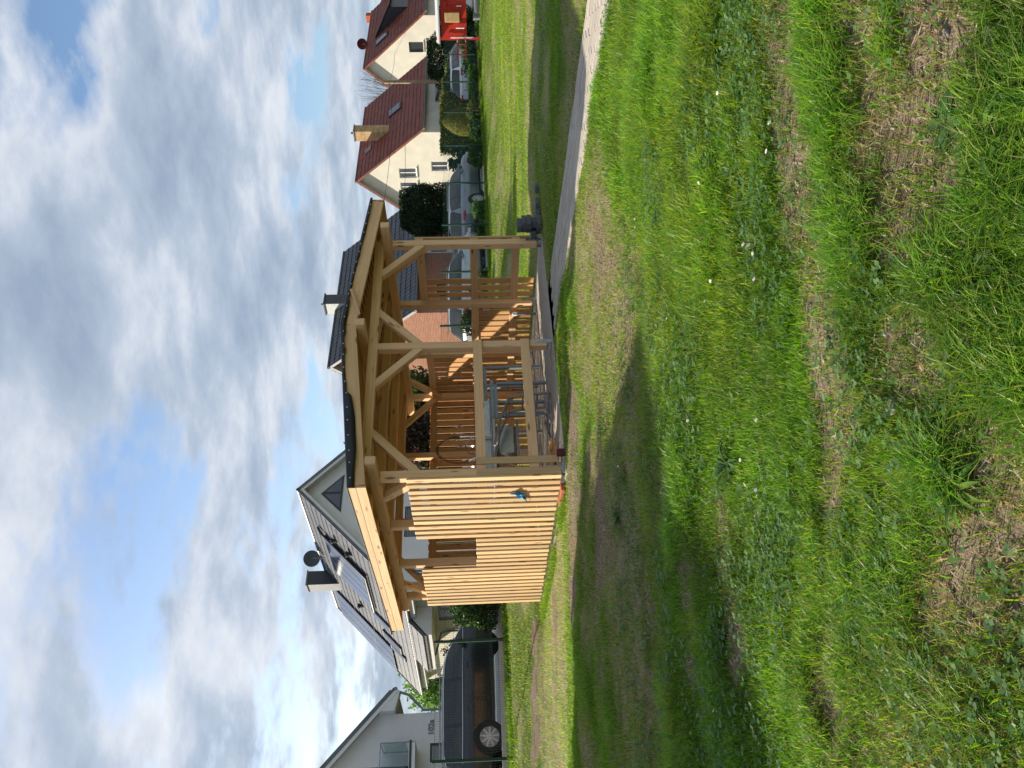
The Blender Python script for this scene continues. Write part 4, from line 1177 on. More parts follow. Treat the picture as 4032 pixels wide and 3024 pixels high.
dish('satellite_dish', 'maroon satellite dish on the ridge of the farther cream house', h5.matrix_basis @ Vector((3.6, -0.1, rg + 0.55)), 'maroon', 0.42, 114)
obj('chimney', MB().box(-.3, .3, -.3, .3, rg - .5, rg + .6), M['red_clay'], h5, (9.0, 0.2, 0))
# hipped outbuilding left of the view: only its shadow reaches the meadow
def nl(n, L, z=0.0):
    c, s_ = math.cos(SUN_AZ), math.sin(SUN_AZ)
    return Vector((L * c - n * s_, L * s_ + n * c, z))
hp = thing('garage', 'plain rendered garage with hipped roof outside the view', 'garage', nl(3, -11.3))
def npt(n, L, z): return nl(n, L, z) - nl(3, -11.3)
e0, r0 = 2.6, 5.4
mb = MB()
cs = [npt(-2.5, -12.8, 0), npt(6.75, -12.8, 0), npt(6.75, -9.9, 0), npt(-2.5, -9.9, 0)]
mb.add([c - Z * .3 for c in cs] + [c + Z * e0 for c in cs], [(0, 1, 5, 4), (1, 2, 6, 5), (2, 3, 7, 6), (3, 0, 4, 7)])
obj('wall', mb, M['render_white'], hp)
ev = [npt(-2.7, -13.0, e0), npt(6.95, -13.0, e0), npt(6.95, -9.75, e0), npt(-2.7, -9.75, e0), npt(-0.8, -11.3, r0 - .8), npt(5.1, -11.3, r0)]
obj('roof', MB().add(ev, [(0, 1, 5, 4), (1, 2, 5), (2, 3, 4, 5), (3, 0, 4), (0, 1, 2, 3)]), M['tile_anthracite'], hp)

# ------------------------------------------------------------------ pole and wires
pz = 0.42
pb = SP(40.3, 7.9, pz)
po = thing('utility_pole', 'weathered wooden utility pole standing by the farther cream house', 'pole', pb, ST_ROT)
obj('shaft', MB().tube([(0, 0, -0.5), (0, 0, 3), (0.0, 0, 5.85)], [0.13, 0.12, 0.10], 10), M['pole_wood'], po, smooth=60)
for z in (5.2, 5.55): obj('insulator_arm', MB().tube([(-0.25, 0, z), (0.25, 0, z)], 0.02, 6), M['zinc'], po)
def cable(name, label, a, b, sag):
    a, b = Vector(a), Vector(b)
    pts = [a.lerp(b, i / 14) - Z * sag * 4 * (i / 14) * (1 - i / 14) for i in range(15)]
    tag(obj(name, MB().tube([p - a for p in pts], 0.012, 5), M['wire'], None, a), label, 'cable')
pt = pb + Z * 5.5
cable('overhead_cable', 'upper overhead cable from the pole towards the brick house', pt, SP(22.0, 8.0, 6.1), 0.5)
cable('overhead_cable', 'lower overhead cable from the pole towards the brick house', pb + Z * 4.9, SP(26.5, 10.0, 4.9), 0.35)
cable('overhead_cable', 'overhead cable rising from the pole to the farther cream gable', pt, h5.matrix_basis @ Vector((0.0, -1.0, 6.0)), 0.08)

# ------------------------------------------------------------------ cars
def make_car(label, t, b, heading, paint, L=4.55, W=1.80, H=1.47, name='parked_car', hatch=0.065, rail=True, glassy='car_glass'):
    """heading 0: nose towards +t; local x forward, y left, z up, origin on the road under the middle"""
    c = thing(name, label, 'car', SP(t, b, street_z(t) + 0.004), ST_ROT + heading, 'cars parked along the street')
    w = W / 2; k = H / 1.47
    # x/L, zbottom, belt, top, width factor
    stn = [(-.500, .44, .86, .88, .84), (-.492, .33, .92, .95, .93), (-.470, .26, .95, .98, .965), (-.470 + hatch, .23, .96, 1.40, .985), (-.36, .21, .96, 1.45, 1.0), (-.235, .20, .95, 1.465, 1.0),
           (-.22, .20, .95, 1.466, 1.0), (-.015, .20, .94, 1.468, 1.0), (.005, .20, .94, 1.467, 1.0), (.10, .20, .93, 1.43, 1.0), (.15, .20, .925, 1.36, 1.0), (.275, .20, .92, .975, .995), (.36, .20, .89, .945, .985), (.43, .22, .82, .88, .965), (.475, .25, .72, .77, .91), (.495, .32, .62, .66, .82), (.5, .40, .56, .58, .74)]
    def ring(s):
        x, zb, be, to, wf = s; x *= L; be *= k; to *= k; ww = w * wf
        gh_ = max(0.0, min(1.0, (to - be - 0.06) / 0.4))
        yr = ww * (0.90 - 0.17 * gh_)
        mid = 0.5
        return [(x, 0, zb), (x, ww * .80, zb), (x, ww * .955, zb + .08), (x, ww * .995, (zb + be) * .5), (x, ww * .985, be - .05), (x, ww * .945, be),
                (x, ww * .945 * .5 + yr * .5 + .012 * gh_, be + (to - be) * .52), (x, yr, to - 0.045 * gh_ - .01), (x, yr * .84, to - .006), (x, yr * .45, to + .014 * gh_), (x, 0, to + 0.02 * gh_)]
    rings = [ring(s) for s in stn]; m = len(rings[0])
    parts = {'body': MB(), 'windscreen': MB(), 'rear_window': MB()}
    sides = []
    def quad(mb, i, j, sg):
        q = [rings[i][j], rings[i + 1][j], rings[i + 1][j + 1], rings[i][j + 1]]
        q = [(p[0], p[1] * sg, p[2]) for p in q]
        mb.add(q, [(0, 1, 2, 3) if sg > 0 else (3, 2, 1, 0)])
    SW_ = [(3, 4), (4, 5), (6, 7), (8, 9), (9, 10), (10, 11)]
    for sg in (1, -1):
        sw = {'a': MB(), 'b': MB(), 'c': MB()}
        for i in range(len(rings) - 1):
            for j in range(m - 1):
                if j in (5, 6) and (i, i + 1) in SW_ and not (i == 3 and j == 9):
                    quad(sw['a' if i < 6 else 'b' if i < 8 else 'c'], i, j, sg)
                elif i == 2 and j in (7, 8, 9): quad(parts['rear_window'], i, j, sg)
                elif i in (10,) and j in (7, 8, 9): quad(parts['windscreen'], i, j, sg)
                else: quad(parts['body'], i, j, sg)
        sides.append(sw)
    for e in (0, -1):
        rr = rings[e]
        vs = rr + [(p[0], -p[1], p[2]) for p in rr]
        fs = []
        for j in range(m - 1): fs.append((j, j + 1, m + j + 1, m + j))
        parts['body'].add(vs, fs)
    def merged(mb, nme, mat, par, ang):
        me = mb.mesh(nme, mat)
        import bmesh
        bm = bmesh.new(); bm.from_mesh(me); bmesh.ops.remove_doubles(bm, verts=bm.verts, dist=0.0005); bmesh.ops.recalc_face_normals(bm, faces=bm.faces); bm.to_mesh(me); bm.free()
        me.shade_smooth(); me.set_sharp_from_angle(angle=R(ang))
        o = bpy.data.objects.new(nme, me); link(o, par); return o
    body = merged(parts['body'], 'body', M[paint], c, 38)
    merged(parts['windscreen'], 'windscreen', M[glassy], c, 60); merged(parts['rear_window'], 'rear_window', M[glassy], c, 60)
    for sw in sides:
        for q in sw.values(): merged(q, 'side_window', M[glassy], c, 60)
    # window trim, handles, sills, mirrors, lamps
    for sg in (1, -1):
        tr = MB().tube([(p[0], sg * (p[1] + .004), p[2] + .004) for p in [rings[i][5] for i in range(3, 12)]], 0.012, 5)
        tr.tube([(p[0], sg * (p[1] + .006), p[2]) for p in [rings[i][7] for i in range(3, 12)]], 0.011, 5)
        obj('window_trim', tr, M['chrome'], c)
        for i in (5, 7):
            pp = MB()
            q = [rings[i][5], rings[i + 1][5], rings[i + 1][6], rings[i][6]]; q2 = [rings[i][6], rings[i + 1][6], rings[i + 1][7], rings[i][7]]
            for qq in (q, q2): pp.add([(v[0], sg * (v[1] + .004), v[2]) for v in qq], [(0, 1, 2, 3)])
            obj('door_pillar', pp, M['dark_plastic'], c)
        for x in (-.16, .06):
            obj('door_handle', MB().cbox(x * L - .09, x * L + .09, sg * w * .985 - .015, sg * w * .985 + .025, .82 * k, .85 * k, .008), M[paint], c)
        obj('sill', MB().box(-.27 * L, .24 * L, sg * w * .93 - .02, sg * w * .93 + .035, .19, .27), M['dark_plastic'], c)
        mr = obj('mirror', MB().cbox(.175 * L - .06, .175 * L + .07, sg * (w + .03) - .02, sg * (w + .17) + .02 * sg, .93 * k, 1.07 * k, .03) if sg > 0 else MB().cbox(.175 * L - .06, .175 * L + .07, -(w + .19), -(w + .01), .93 * k, 1.07 * k, .03), M[paint], c)
        obj('mirror_arm', MB().box(-.03, .03, -.09, .09, -.06, -.03), M['dark_plastic'], mr, (.175 * L, sg * (w + .0), .96 * k))
        tl = obj('tail_light', MB().cbox(-.503 * L, -.445 * L, min(sg * w * .60, sg * w * .99), max(sg * w * .60, sg * w * .99), .79 * k, .92 * k, .04), M['tail_red'], c)
        obj('headlight', MB().cbox(.435 * L, .482 * L, min(sg * w * .5, sg * w * .93), max(sg * w * .5, sg * w * .93), .62 * k, .74 * k, .02), M['lens_clear'], c)
        if rail:
            obj('roof_rail', MB().tube([(-.40 * L, sg * w * .70, 1.43 * k), (-.37 * L, sg * w * .70, 1.5 * k), (.04 * L, sg * w * .70, 1.51 * k), (.08 * L, sg * w * .70, 1.45 * k)], 0.016, 6), M['aluminium'], c)
    obj('bumper', MB().cbox(-.508 * L, -.47 * L, -w * .9, w * .9, .34, .52, .03), M['dark_plastic'], c)
    obj('grille', MB().cbox(.485 * L, .503 * L, -w * .45, w * .45, .38, .58, .02), M['dark_plastic'], c)
    pl_ = obj('number_plate', MB().box(-.514 * L, -.5095 * L, -.26, .26, .63 * k, .74 * k), M['plate_white'], c)
    obj('plate_band', MB().box(-.5155 * L, -.5142 * L, .215, .26, .63 * k, .74 * k), M['plate_blue'], pl_)
    # wheels
    wr = 0.335
    tyre = MB().lathe([(wr * .68, -.09), (wr * .95, -.105), (wr, -.07), (wr, .07), (wr * .95, .105), (wr * .68, .09)], 26, 'y').mesh('tyre', M['black_rubber'], 40)
    rim = MB().lathe([(wr * .70, .10), (wr * .66, .108), (wr * .64, .088), (.05, .085)], 24, 'y')
    sp_ = MB().lathe([(0.001, .105), (.055, .108), (.06, .09)], 14, 'y')
    for q in range(9):
        a = q * 2 * math.pi / 9
        d1 = Vector((math.cos(a), 0, math.sin(a))); d2 = Vector((-math.sin(a), 0, math.cos(a)))
        P = [d1 * .04 + d2 * .02, d1 * .04 - d2 * .02, d1 * wr * .67 - d2 * .02, d1 * wr * .67 + d2 * .02]
        sp_.add([v + Y * .087 for v in P] + [v + Y * .106 for v in P], [(0, 1, 2, 3), (4, 5, 6, 7), (0, 1, 5, 4), (1, 2, 6, 5), (2, 3, 7, 6), (3, 0, 4, 7)])
    rimm = rim.mesh('rim', M['steel_grey'], 40); spm = sp_.mesh('spokes', M['alloy'])
    arch = MB().lathe([(0.001, 0), (wr * 1.13, 0), (wr * 1.13, .010), (0.001, .010)], 26, 'y').mesh('wheel_arch', M['black_rubber'])
    for xx in (-.295, .315):
        for sg in (1, -1):
            o = bpy.data.objects.new('wheel_arch', arch); link(o, c); o.location = (xx * L, sg * (w * .995 - .004), wr + .01); o.scale = (1, sg, 1)
            wo = bpy.data.objects.new('wheel', None); link(wo, c); wo.location = (xx * L, sg * (w - .072), wr); wo.scale = (1, sg, 1); wo.empty_display_size = .1
            for nme, me in (('tyre', tyre), ('rim', rimm), ('spokes', spm)):
                o = bpy.data.objects.new(nme, me); link(o, wo)
    return c
make_car('dark navy estate car with bright spoked wheels parked before house 102a', -0.10, 2.85, 0.0, 'paint_navy', 4.85, 1.86, 1.48)
make_car('grey estate car with a five-spoke wheel, parked in front of the dark conifer', 19.45, 1.95, 0.0, 'paint_grey', 4.4, 1.80, 1.50, hatch=0.07)
make_car('white estate car seen from behind near the utility pole', 35.0, 4.1, 0.0, 'paint_white', 4.6, 1.82, 1.47)
make_car('black estate car with chrome window trim in front of the brick house', 21.0, 6.5, 0.0, 'paint_black', 4.6, 1.82, 1.46)
make_car('silver estate car partly hidden behind the pavilion corner posts', 14.1, 1.95, 0.0, 'paint_silver', 4.4, 1.8, 1.46)
make_car('dark hatchback with its tail to the silver car, mostly hidden by slats', 8.5, 1.95, math.pi, 'paint_black', 4.1, 1.76, 1.46, rail=False, hatch=0.10)

# ------------------------------------------------------------------ vegetation
def leaf_cards(P, size, cols, nrm=None, jitter=0.9, aspect=0.5):
    """one folded diamond leaf for each point"""
    n = len(P)
    d = RNG.normal(size=(n, 3)); d[:, 2] *= 0.6
    if nrm is not None: d = d * jitter + nrm
    d /= np.linalg.norm(d, axis=1, keepdims=True)
    a = np.cross(d, RNG.normal(size=(n, 3))); a /= np.linalg.norm(a, axis=1, keepdims=True)
    b = np.cross(d, a)
    s = size * RNG.uniform(0.6, 1.3, (n, 1))
    v = np.stack([P - a * s, P + b * s * aspect + d * s * .12, P + a * s, P - b * s * aspect + d * s * .12], 1).reshape(-1, 3)
    i = np.arange(n)[:, None] * 4
    f = np.concatenate([i + np.array([[0, 1, 2]]), i + np.array([[0, 2, 3]])], 0)
    return v, f, np.repeat(cols, 4, 0)
def pal(cols, n, v=0.25):
    cols = np.array(cols); c = cols[RNG.integers(0, len(cols), n)]
    return np.clip(c * RNG.uniform(1 - v, 1 + v, (n, 1)), 0, 1)
def lobes(c, r, n, lob=7, rough=0.25, shell=0.5):
    """points through a lumpy ellipsoid: many in clumps near its skin"""
    c = np.array(c, float); r = np.array(r, float)
    k = RNG.normal(size=(lob * 5, 3)); k /= np.linalg.norm(k, axis=1, keepdims=True)
    kc = k * RNG.uniform(0.45, 0.9, (len(k), 1))
    idx = RNG.integers(0, len(k), n)
    q = RNG.normal(size=(n, 3)); q /= np.linalg.norm(q, axis=1, keepdims=True)
    p = kc[idx] + q * (RNG.uniform(0, 1, (n, 1)) ** (1 / 2.2)) * RNG.uniform(rough, rough * 1.7, (len(k),))[idx][:, None]
    return c + p * r, q
def bush(name, label, cat, loc, r, n, size, cols, group=None, stems=True):
    t = thing(name, label, cat, loc, 0, group)
    P, q = lobes((0, 0, r[2] * .95), r, n)
    P[:, 2] = np.abs(P[:, 2])
    v, f, c = leaf_cards(P, size, pal(cols, n), q)
    obj('foliage', np_mesh('foliage', v, f, M['leaf'], colors=c), None, t)
    s = MB()
    for i in range(5):
        a = RNG.uniform(0, 6.28)
        s.tube([(0.04 * math.cos(a), .04 * math.sin(a), -.05), (r[0] * .3 * math.cos(a), r[1] * .3 * math.sin(a), r[2] * .8), (r[0] * .55 * math.cos(a), r[1] * .55 * math.sin(a), r[2] * 1.4)], [0.02, .014, .006], 5)
    obj('stem', s, M['bark'], t)
    return t
DG = [(0.009, 0.022, 0.009), (0.014, 0.032, 0.012), (0.022, 0.046, 0.014)]
MG = [(0.04, 0.10, 0.016), (0.06, 0.14, 0.022), (0.09, 0.18, 0.03)]
LG = [(0.09, 0.20, 0.03), (0.13, 0.25, 0.04), (0.07, 0.15, 0.025)]
BG = [(0.20, 0.15, 0.045), (0.25, 0.20, 0.07), (0.12, 0.11, 0.03), (0.09, 0.10, 0.03)]
def gp(t, b): p = SP(t, b); p.z = float(terrain(p.x, p.y)); return p
bush('shrub', 'green leafy shrub growing through the fence at the nose of the navy car', 'shrub', gp(0.95, 0.45), (0.50, 0.48, 0.66), 5200, 0.045, MG + DG)
bush('shrub', 'dark round shrub against the white house wall behind the navy car', 'shrub', gp(4.3, 10.9), (0.75, 0.6, 0.95), 4000, 0.06, DG)
bush('fence_bush', 'loose light green bush at the fence under the grey car tail', 'bush', gp(16.55, 0.45), (0.42, 0.4, 0.30), 2600, 0.04, MG + LG)
bush('fence_bush', 'low leafy bush at the fence foot beside the end post of the pavilion', 'bush', gp(15.2, 0.4), (0.5, 0.35, 0.22), 2000, 0.04, MG)
bush('fence_bush', 'bright green bush at the fence under the grey car front', 'bush', gp(20.3, 0.45), (0.62, 0.45, 0.36), 3800, 0.045, LG + MG)
bush('fence_bush', 'dark green bush at the fence before the clipped egg-shaped conifer', 'bush', gp(22.4, 0.45), (0.7, 0.45, 0.36), 3600, 0.045, MG + DG)
bush('fence_bush', 'straggly olive bush at the fence next to the white car', 'bush', gp(23.7, 0.5), (0.55, 0.45, 0.36), 2000, 0.045, MG + BG)
bush('fence_bush', 'full green bush at the fence in front of the white car tail', 'bush', gp(26.3, 0.5), (0.8, 0.5, 0.34), 3600, 0.045, LG + MG)
bush('fence_bush', 'tall leafy bush at the fence behind the red tool board', 'bush', gp(29.5, 0.6), (1.2, 0.6, 0.5), 6000, 0.05, MG + DG)
bush('fence_bush', 'leafy bush at the fence under the red tool board', 'bush', gp(32.0, 0.7), (1.2, 0.6, 0.6), 5500, 0.05, DG + MG)
bush('fence_bush', 'grey-green bush at the fence behind the silver car', 'bush', gp(10.7, 0.4), (0.55, 0.45, 0.62), 3600, 0.045, [(0.07, 0.10, 0.04), (0.10, 0.13, 0.05), (0.04, 0.06, 0.025)])
bush('fence_bush', 'low bush behind the fence near the black car', 'bush', gp(12.4, 0.4), (0.6, 0.4, 0.25), 2400, 0.04, MG)
bush('shrub', 'blue-green shrub against the first cream house beyond the grey car', 'shrub', gp(26.0, 4.6), (0.95, 0.8, 0.85), 6000, 0.06, [(0.02, 0.05, 0.035), (0.035, 0.08, 0.05), (0.015, 0.035, 0.03)])
# broad dark conifer
def conifer(name, label, loc, w, h, n):
    t = thing(name, label, 'conifer', loc)
    obj('trunk', MB().tube([(0, 0, -.1), (0, 0, h * .6)], [.14, .05], 8), M['bark'], t)
    u = RNG.uniform(0, 1, n) ** 0.8; a = RNG.uniform(0, 6.283, n)
    prof = w * (0.55 + 0.55 * np.sin(np.clip(u * 1.25 + .35, 0, 3.14))) * (1 - 0.35 * sstep(.75, 1, u)) * (0.62 + 0.62 * fbm(np.cos(a) * 2.2 + 3, np.sin(a) * 2.2 + u * 6, 1.3, 5, 4))
    rr = prof * np.sqrt(RNG.uniform(0.25, 1, n))
    P = np.stack([rr * np.cos(a), rr * np.sin(a), u * h], 1)
    q = np.stack([np.cos(a), np.sin(a), np.full(n, .5)], 1)
    v, f, c = leaf_cards(P, 0.075, pal(DG, n, .35), q, aspect=.35)
    obj('crown', np_mesh('crown', v, f, M['leaf'], colors=c), None, t)
conifer('dark_conifer', 'big dark yew-like conifer between the brick house and the first cream house', gp(25.3, 6.9), 1.42, 4.15, 26000)
conifer('dark_conifer', 'dark bushy conifer beside the pole below the farther cream gable', gp(41.8, 7.2), 1.8, 3.1, 16000)
conifer('dark_conifer', 'low dark conifer hedge end behind the white car', gp(36.6, 6.9), 1.7, 2.0, 9000)
conifer('dark_conifer', 'dark conifer behind the red tool board roof', gp(45.5, 6.6), 1.6, 2.4, 9000)
# clipped brownish hedge
hd = thing('hedge', 'loose brown-green clipped hedge before the first cream house', 'hedge', gp(32.6, 6.4), ST_ROT)
n = 21000
hx = RNG.uniform(-2.6, 6.8, n); hz = RNG.uniform(0.0, 1, n); hy = RNG.uniform(-.5, .5, n)
top = 1.95 + 0.35 * fbm(hx, hx * 0, 0.8, 4, 3) - 0.25 * sstep(3, 6, hx)
keep = fbm(hx, hz * 2, 1.4, 6, 3) > 0.28
P = np.stack([hx, hy * (1 - .3 * hz), hz * top], 1)[keep]
v, f, c = leaf_cards(P, 0.085, pal(BG + MG, len(P), .3))
obj('foliage', np_mesh('foliage', v, f, M['leaf'], colors=c), None, hd)
s = MB()
for i in range(12): s.tube([(-2.2 + i * .75, 0, -.1), (-2.2 + i * .75 + .1, 0, 1.5)], [.05, .02], 5)
obj('stem', s, M['bark'], hd)
# egg-shaped clipped conifer
eg = thing('topiary', 'egg-shaped clipped yellow-green conifer before the hedge', 'topiary', gp(25.0, 1.75))
n = 15000
a = RNG.uniform(0, 6.283, n); u = RNG.uniform(0, 1, n)
rr = 0.62 * np.sin(np.pi * np.clip(u, 0.02, 1) ** 0.8) ** 0.6 * RNG.uniform(.93, 1.02, n)
P = np.stack([rr * np.cos(a), rr * np.sin(a), 0.05 + u * 1.75], 1)
q = np.stack([np.cos(a), np.sin(a), (u - .45) * 2], 1)
v, f, c = leaf_cards(P, 0.04, pal([(0.16, 0.16, 0.02), (0.21, 0.20, 0.025), (0.10, 0.12, 0.02)], n), q * 2)
obj('foliage', np_mesh('foliage', v, f, M['leaf'], colors=c), None, eg)
obj('stem', MB().tube([(0, 0, -.1), (0, 0, 1.2)], .05, 6), M['bark'], eg)
# broadleaf trees
def tree(name, label, loc, h0, c, r, n, size, cols, nb=9):
    t = thing(name, label, 'tree', loc)
    tr = MB().tube([(0, 0, -.2), (0.03, .02, h0 * .6), (0, 0.05, h0)], [.11, .085, .06], 8)
    P0 = Vector((0, 0.05, h0))
    obj('trunk', tr, M['bark'], t, smooth=60)
    br = MB(); tips = []
    for i in range(nb):
        a = i * 2.4 + random.random(); e = random.uniform(.3, 1)
        tip = Vector((c[0] + r[0] * .85 * math.cos(a) * e, c[1] + r[1] * .85 * math.sin(a) * e, c[2] + r[2] * random.uniform(-.6, .9)))
        mid = P0.lerp(tip, .5) + Vector((0, 0, .15))
        br.tube([P0 - Z * .3 * random.random(), mid, tip], [.04, .025, .008], 5); tips.append(tip); tips.append(mid.lerp(tip, .5))
        for k_ in range(2):
            t2 = mid.lerp(tip, random.uniform(.2, .8)) + Vector((random.uniform(-1, 1) * r[0], random.uniform(-1, 1) * r[1], random.uniform(-.3, .8) * r[2])) * .4
            br.tube([mid.lerp(tip, .3), t2], [.015, .005], 4); tips.append(t2)
    obj('branch', br, M['bark'], t)
    tp = np.array([tuple(x) for x in tips])
    idx = RNG.integers(0, len(tp), n)
    P = tp[idx] + RNG.normal(size=(n, 3)) * np.array(r) * 0.17
    v, f, cc = leaf_cards(P, size, pal(cols, n))
    obj('crown', np_mesh('crown', v, f, M['leaf'], colors=cc), None, t)
PU = [(0.055, 0.02, 0.03), (0.08, 0.03, 0.045), (0.03, 0.05, 0.02), (0.04, 0.075, 0.02), (0.12, 0.09, 0.10)]
tree('purple_leaf_tree', 'small purple and green leaved tree rising behind the pavilion back wall', gp(6.2, 0.9), 1.2, (0, 0, 2.3), (1.15, 0.9, 1.4), 15000, 0.075, PU, 12)
tree('purple_leaf_tree', 'second purple-leaved tree behind the pavilion, next to its corner post', gp(7.8, 0.9), 1.2, (0, 0, 2.0), (1.0, 0.8, 1.0), 9000, 0.07, PU + MG, 10)
tree('maple_tree', 'light green young tree standing in the gap between the two white houses', SP(9.3, 27.0, 0.5), 1.8, (0, 0, 3.5), (2.6, 2.2, 1.75), 9000, 0.13, [(0.13, 0.25, 0.05), (0.18, 0.31, 0.07), (0.09, 0.19, 0.04)], 16)
def nb(n, L):
    p = nl(n, L); p.z = float(terrain(p.x, p.y)); return p
tree('shadow_tree', 'unseen tree added beside the garage to roughen its shadow, nearest the meadow', nb(6.6, -10.9), 1.6, (0, 0, 2.9), (0.75, 0.75, 1.1), 5000, 0.09, MG, 10)  # three trees added out of view; their crowns fray the garage's shadow edge
tree('shadow_tree', 'unseen tree added behind the garage ridge to roughen its shadow', nb(4.4, -13.4), 2.6, (0, 0, 4.95), (1.2, 1.5, 1.0), 9000, 0.10, MG, 14)
tree('shadow_tree', 'unseen tree added behind the far garage end to roughen its shadow', nb(1.6, -13.4), 2.4, (0, 0, 4.7), (1.2, 1.5, 1.0), 9000, 0.10, MG, 14)
bt = thing('bare_tree', 'bare twiggy tree showing over the first cream house roof', 'tree', SP(68, 24, .4))
tw_ = MB(); tw_.tube([(0, 0, -.2), (0, 0, 5.5)], [.2, .12], 6)
obj('trunk', tw_, M['bark'], bt)
tb = MB()
for i in range(60):
    a = random.uniform(0, 6.28); e = random.uniform(.5, 3.2); z1 = random.uniform(7.5, 11.5)
    b0_ = Vector((0, 0, random.uniform(4, 5.5))); m_ = Vector((e * .5 * math.cos(a), e * .5 * math.sin(a), (z1 + 5) / 2)); e_ = Vector((e * math.cos(a), e * math.sin(a), z1))
    tb.tube([b0_, m_, e_], [.05, .03, .012], 4)
    for k_ in range(3): tb.tube([m_.lerp(e_, random.random()), e_ + Vector((random.uniform(-.8, .8), random.uniform(-.8, .8), random.uniform(-.8, .6)))], [.018, .01], 3)
obj('branch', tb, M['bark'], bt)

# ------------------------------------------------------------------ red tool board
rb = thing('red_tool_board', 'bright red wooden board wall with white-handled tools under a pale pitched roof', 'tool board', (15.63, 34.9, float(terrain(15.63, 34.9))), R(-37))
obj('leg', MB().box(-.05, .05, -.05, .05, -.1, 2.0), M['red_paint'], rb, (0.05, 0.07, 0))
obj('leg', MB().box(-.05, .05, -.05, .05, -.1, 2.0), M['red_paint'], rb, (3.35, 0.07, 0))
for i in range(7):
    obj('plank', MB().cbox(0.0, 3.4, 0, 0.02, 0.62 + i * 0.165, 0.62 + i * .165 + .16, .004), M['red_paint'], rb)
obj('shelf_board', MB().box(1.7, 3.4, -.25, -.003, .30, .34).box(1.7, 3.4, -.02, 0.0, .05, .6), M['red_paint'], rb)
obj('roof_board', MB().add([(-.12, -.22, 1.82), (3.5, -.22, 1.82), (3.5, .15, 1.94), (-.12, .15, 1.94), (-.12, -.22, 1.88), (3.5, -.22, 1.88), (3.5, .15, 2.0), (-.12, .15, 2.0)], [(3, 2, 1, 0), (4, 5, 6, 7), (0, 1, 5, 4), (1, 2, 6, 5), (2, 3, 7, 6), (3, 0, 4, 7)]), M['soffit'], rb)
def tool(label, x, z0, z1, head, zw0, zw1):
    t = thing('hand_tool', label, 'tool', rb.matrix_basis @ Vector((x, -0.06, 0)), R(-37), 'tools hung on the red board')
    obj('handle', MB().tube([(0, 0, z0), (0, 0, z1)], .018, 6), M['red_paint'], t)
    obj('grip', MB().tube([(0, 0, zw0), (0, 0, zw1)], .024, 8), M['white_paint'], t)
    if head == 'axe': obj('head', MB().prism([(-.04, z1 - .1), (.2, z1 - .16), (.2, z1 + .06), (-.04, z1)], -.02, .02), M['red_paint'], t)
    if head == 'shovel': obj('head', MB().prism([(-.12, z1 - .02), (.12, z1 - .02), (.12, z1 + .26), (-.12, z1 + .26)], -.012, .012), M['red_paint'], t)
    if head == 'tee': obj('tee', MB().box(-.09, .09, -.02, .02, zw0 - .03, zw0 + .01), M['white_paint'], t)
tool('long white-handled pole tool hung at the edge of the red board', 0.12, .25, 1.55, 'none', .3, 1.35)
tool('red shovel with white T-grip hung upside down on the red board', 0.52, .72, 1.40, 'shovel', .72, 1.1)
tool('red axe with white grip hung beyond the wooden box on the red board', 1.42, .8, 1.62, 'axe', .82, 1.05)
tool('second red axe with white grip hung on the red board', 1.75, .9, 1.62, 'axe', .95, 1.15)
tag(obj('wooden_box', MB().cbox(-.2, .2, -.18, 0, -.33, .33, .02), M['box_ply'], None, rb.matrix_basis @ Vector((.98, -.006, 1.25)), R(-37)), 'pale wooden box mounted on the red board between the tools', 'box')
tag(obj('metal_bucket', MB().lathe([(.001, 0), (.12, 0), (.155, .3), (.15, .3), (.118, .01)], 16), M['zinc'], None, rb.matrix_basis @ Vector((1.0, -.12, .02)), 0), 'grey metal bucket standing under the red board', 'bucket')
la = thing('red_ladder', 'red wooden ladder with white ends hung level beside the red board', 'ladder', rb.matrix_basis @ Vector((0, .07, 0)), R(-8))
for z in (.68, 1.05):
    obj('stile', MB().box(-.85, -.12, -.02, .02, z - .022, z + .022), M['red_paint'], la); obj('white_end', MB().box(-.119, .0, -.021, .021, z - .023, z + .023), M['white_paint'], la)
for x in (-.65, -.42, -.2): obj('rung', MB().tube([(x, 0, .702), (x, 0, 1.028)], .015, 6), M['red_paint'], la)
# ------------------------------------------------------------------ grass
def blades(P, h, w, lean, az, cols, tip, seg=3):
    """curved tapering blades; P (n,3) roots, h height, w width, lean how far the tip hangs over"""
    n = len(P); ts = np.linspace(0, 1, seg + 1)
    d = np.stack([np.cos(az), np.sin(az), np.zeros(n)], 1)
    sa = az + RNG.uniform(.9, 2.2, n)
    sd = np.stack([np.cos(sa), np.sin(sa), np.zeros(n)], 1)
    V = []; C = []
    for i, t in enumerate(ts):
        c = P + d * (lean * h * t ** 1.8)[:, None] + np.array([0, 0, 1]) * (h * (t - 0.38 * np.clip(lean, 0, 1.6) * t ** 2.4))[:, None]
        col = cols * (1 - 0.35 * (1 - t)) * (1 - t * .6) + tip * t * .6 if False else cols + (tip - cols) * (t ** 2 * .7)
        if i < seg:
            ww = (w * (1 - 0.75 * t ** 1.5) * .5)[:, None]
            V += [c - sd * ww, c + sd * ww]; C += [col, col]
        else:
            V.append(c); C.append(col)
    k = len(V)
    v = np.stack(V, 1).reshape(-1, 3); cc = np.stack(C, 1).reshape(-1, 3)
    b = np.arange(n)[:, None] * k; F = []
    for i in range(seg - 1):
        F += [b + np.array([[2 * i, 2 * i + 1, 2 * i + 3]]), b + np.array([[2 * i, 2 * i + 3, 2 * i + 2]])]
    F.append(b + np.array([[k - 3, k - 2, k - 1]]))
    return v, np.concatenate(F, 0), cc
GREEN = np.array([(0.070, 0.190, 0.008), (0.105, 0.240, 0.010), (0.150, 0.285, 0.012), (0.055, 0.155, 0.012), (0.185, 0.31, 0.014)])
YEL = np.array([(0.28, 0.345, 0.016), (0.34, 0.355, 0.028), (0.235, 0.31, 0.016)])
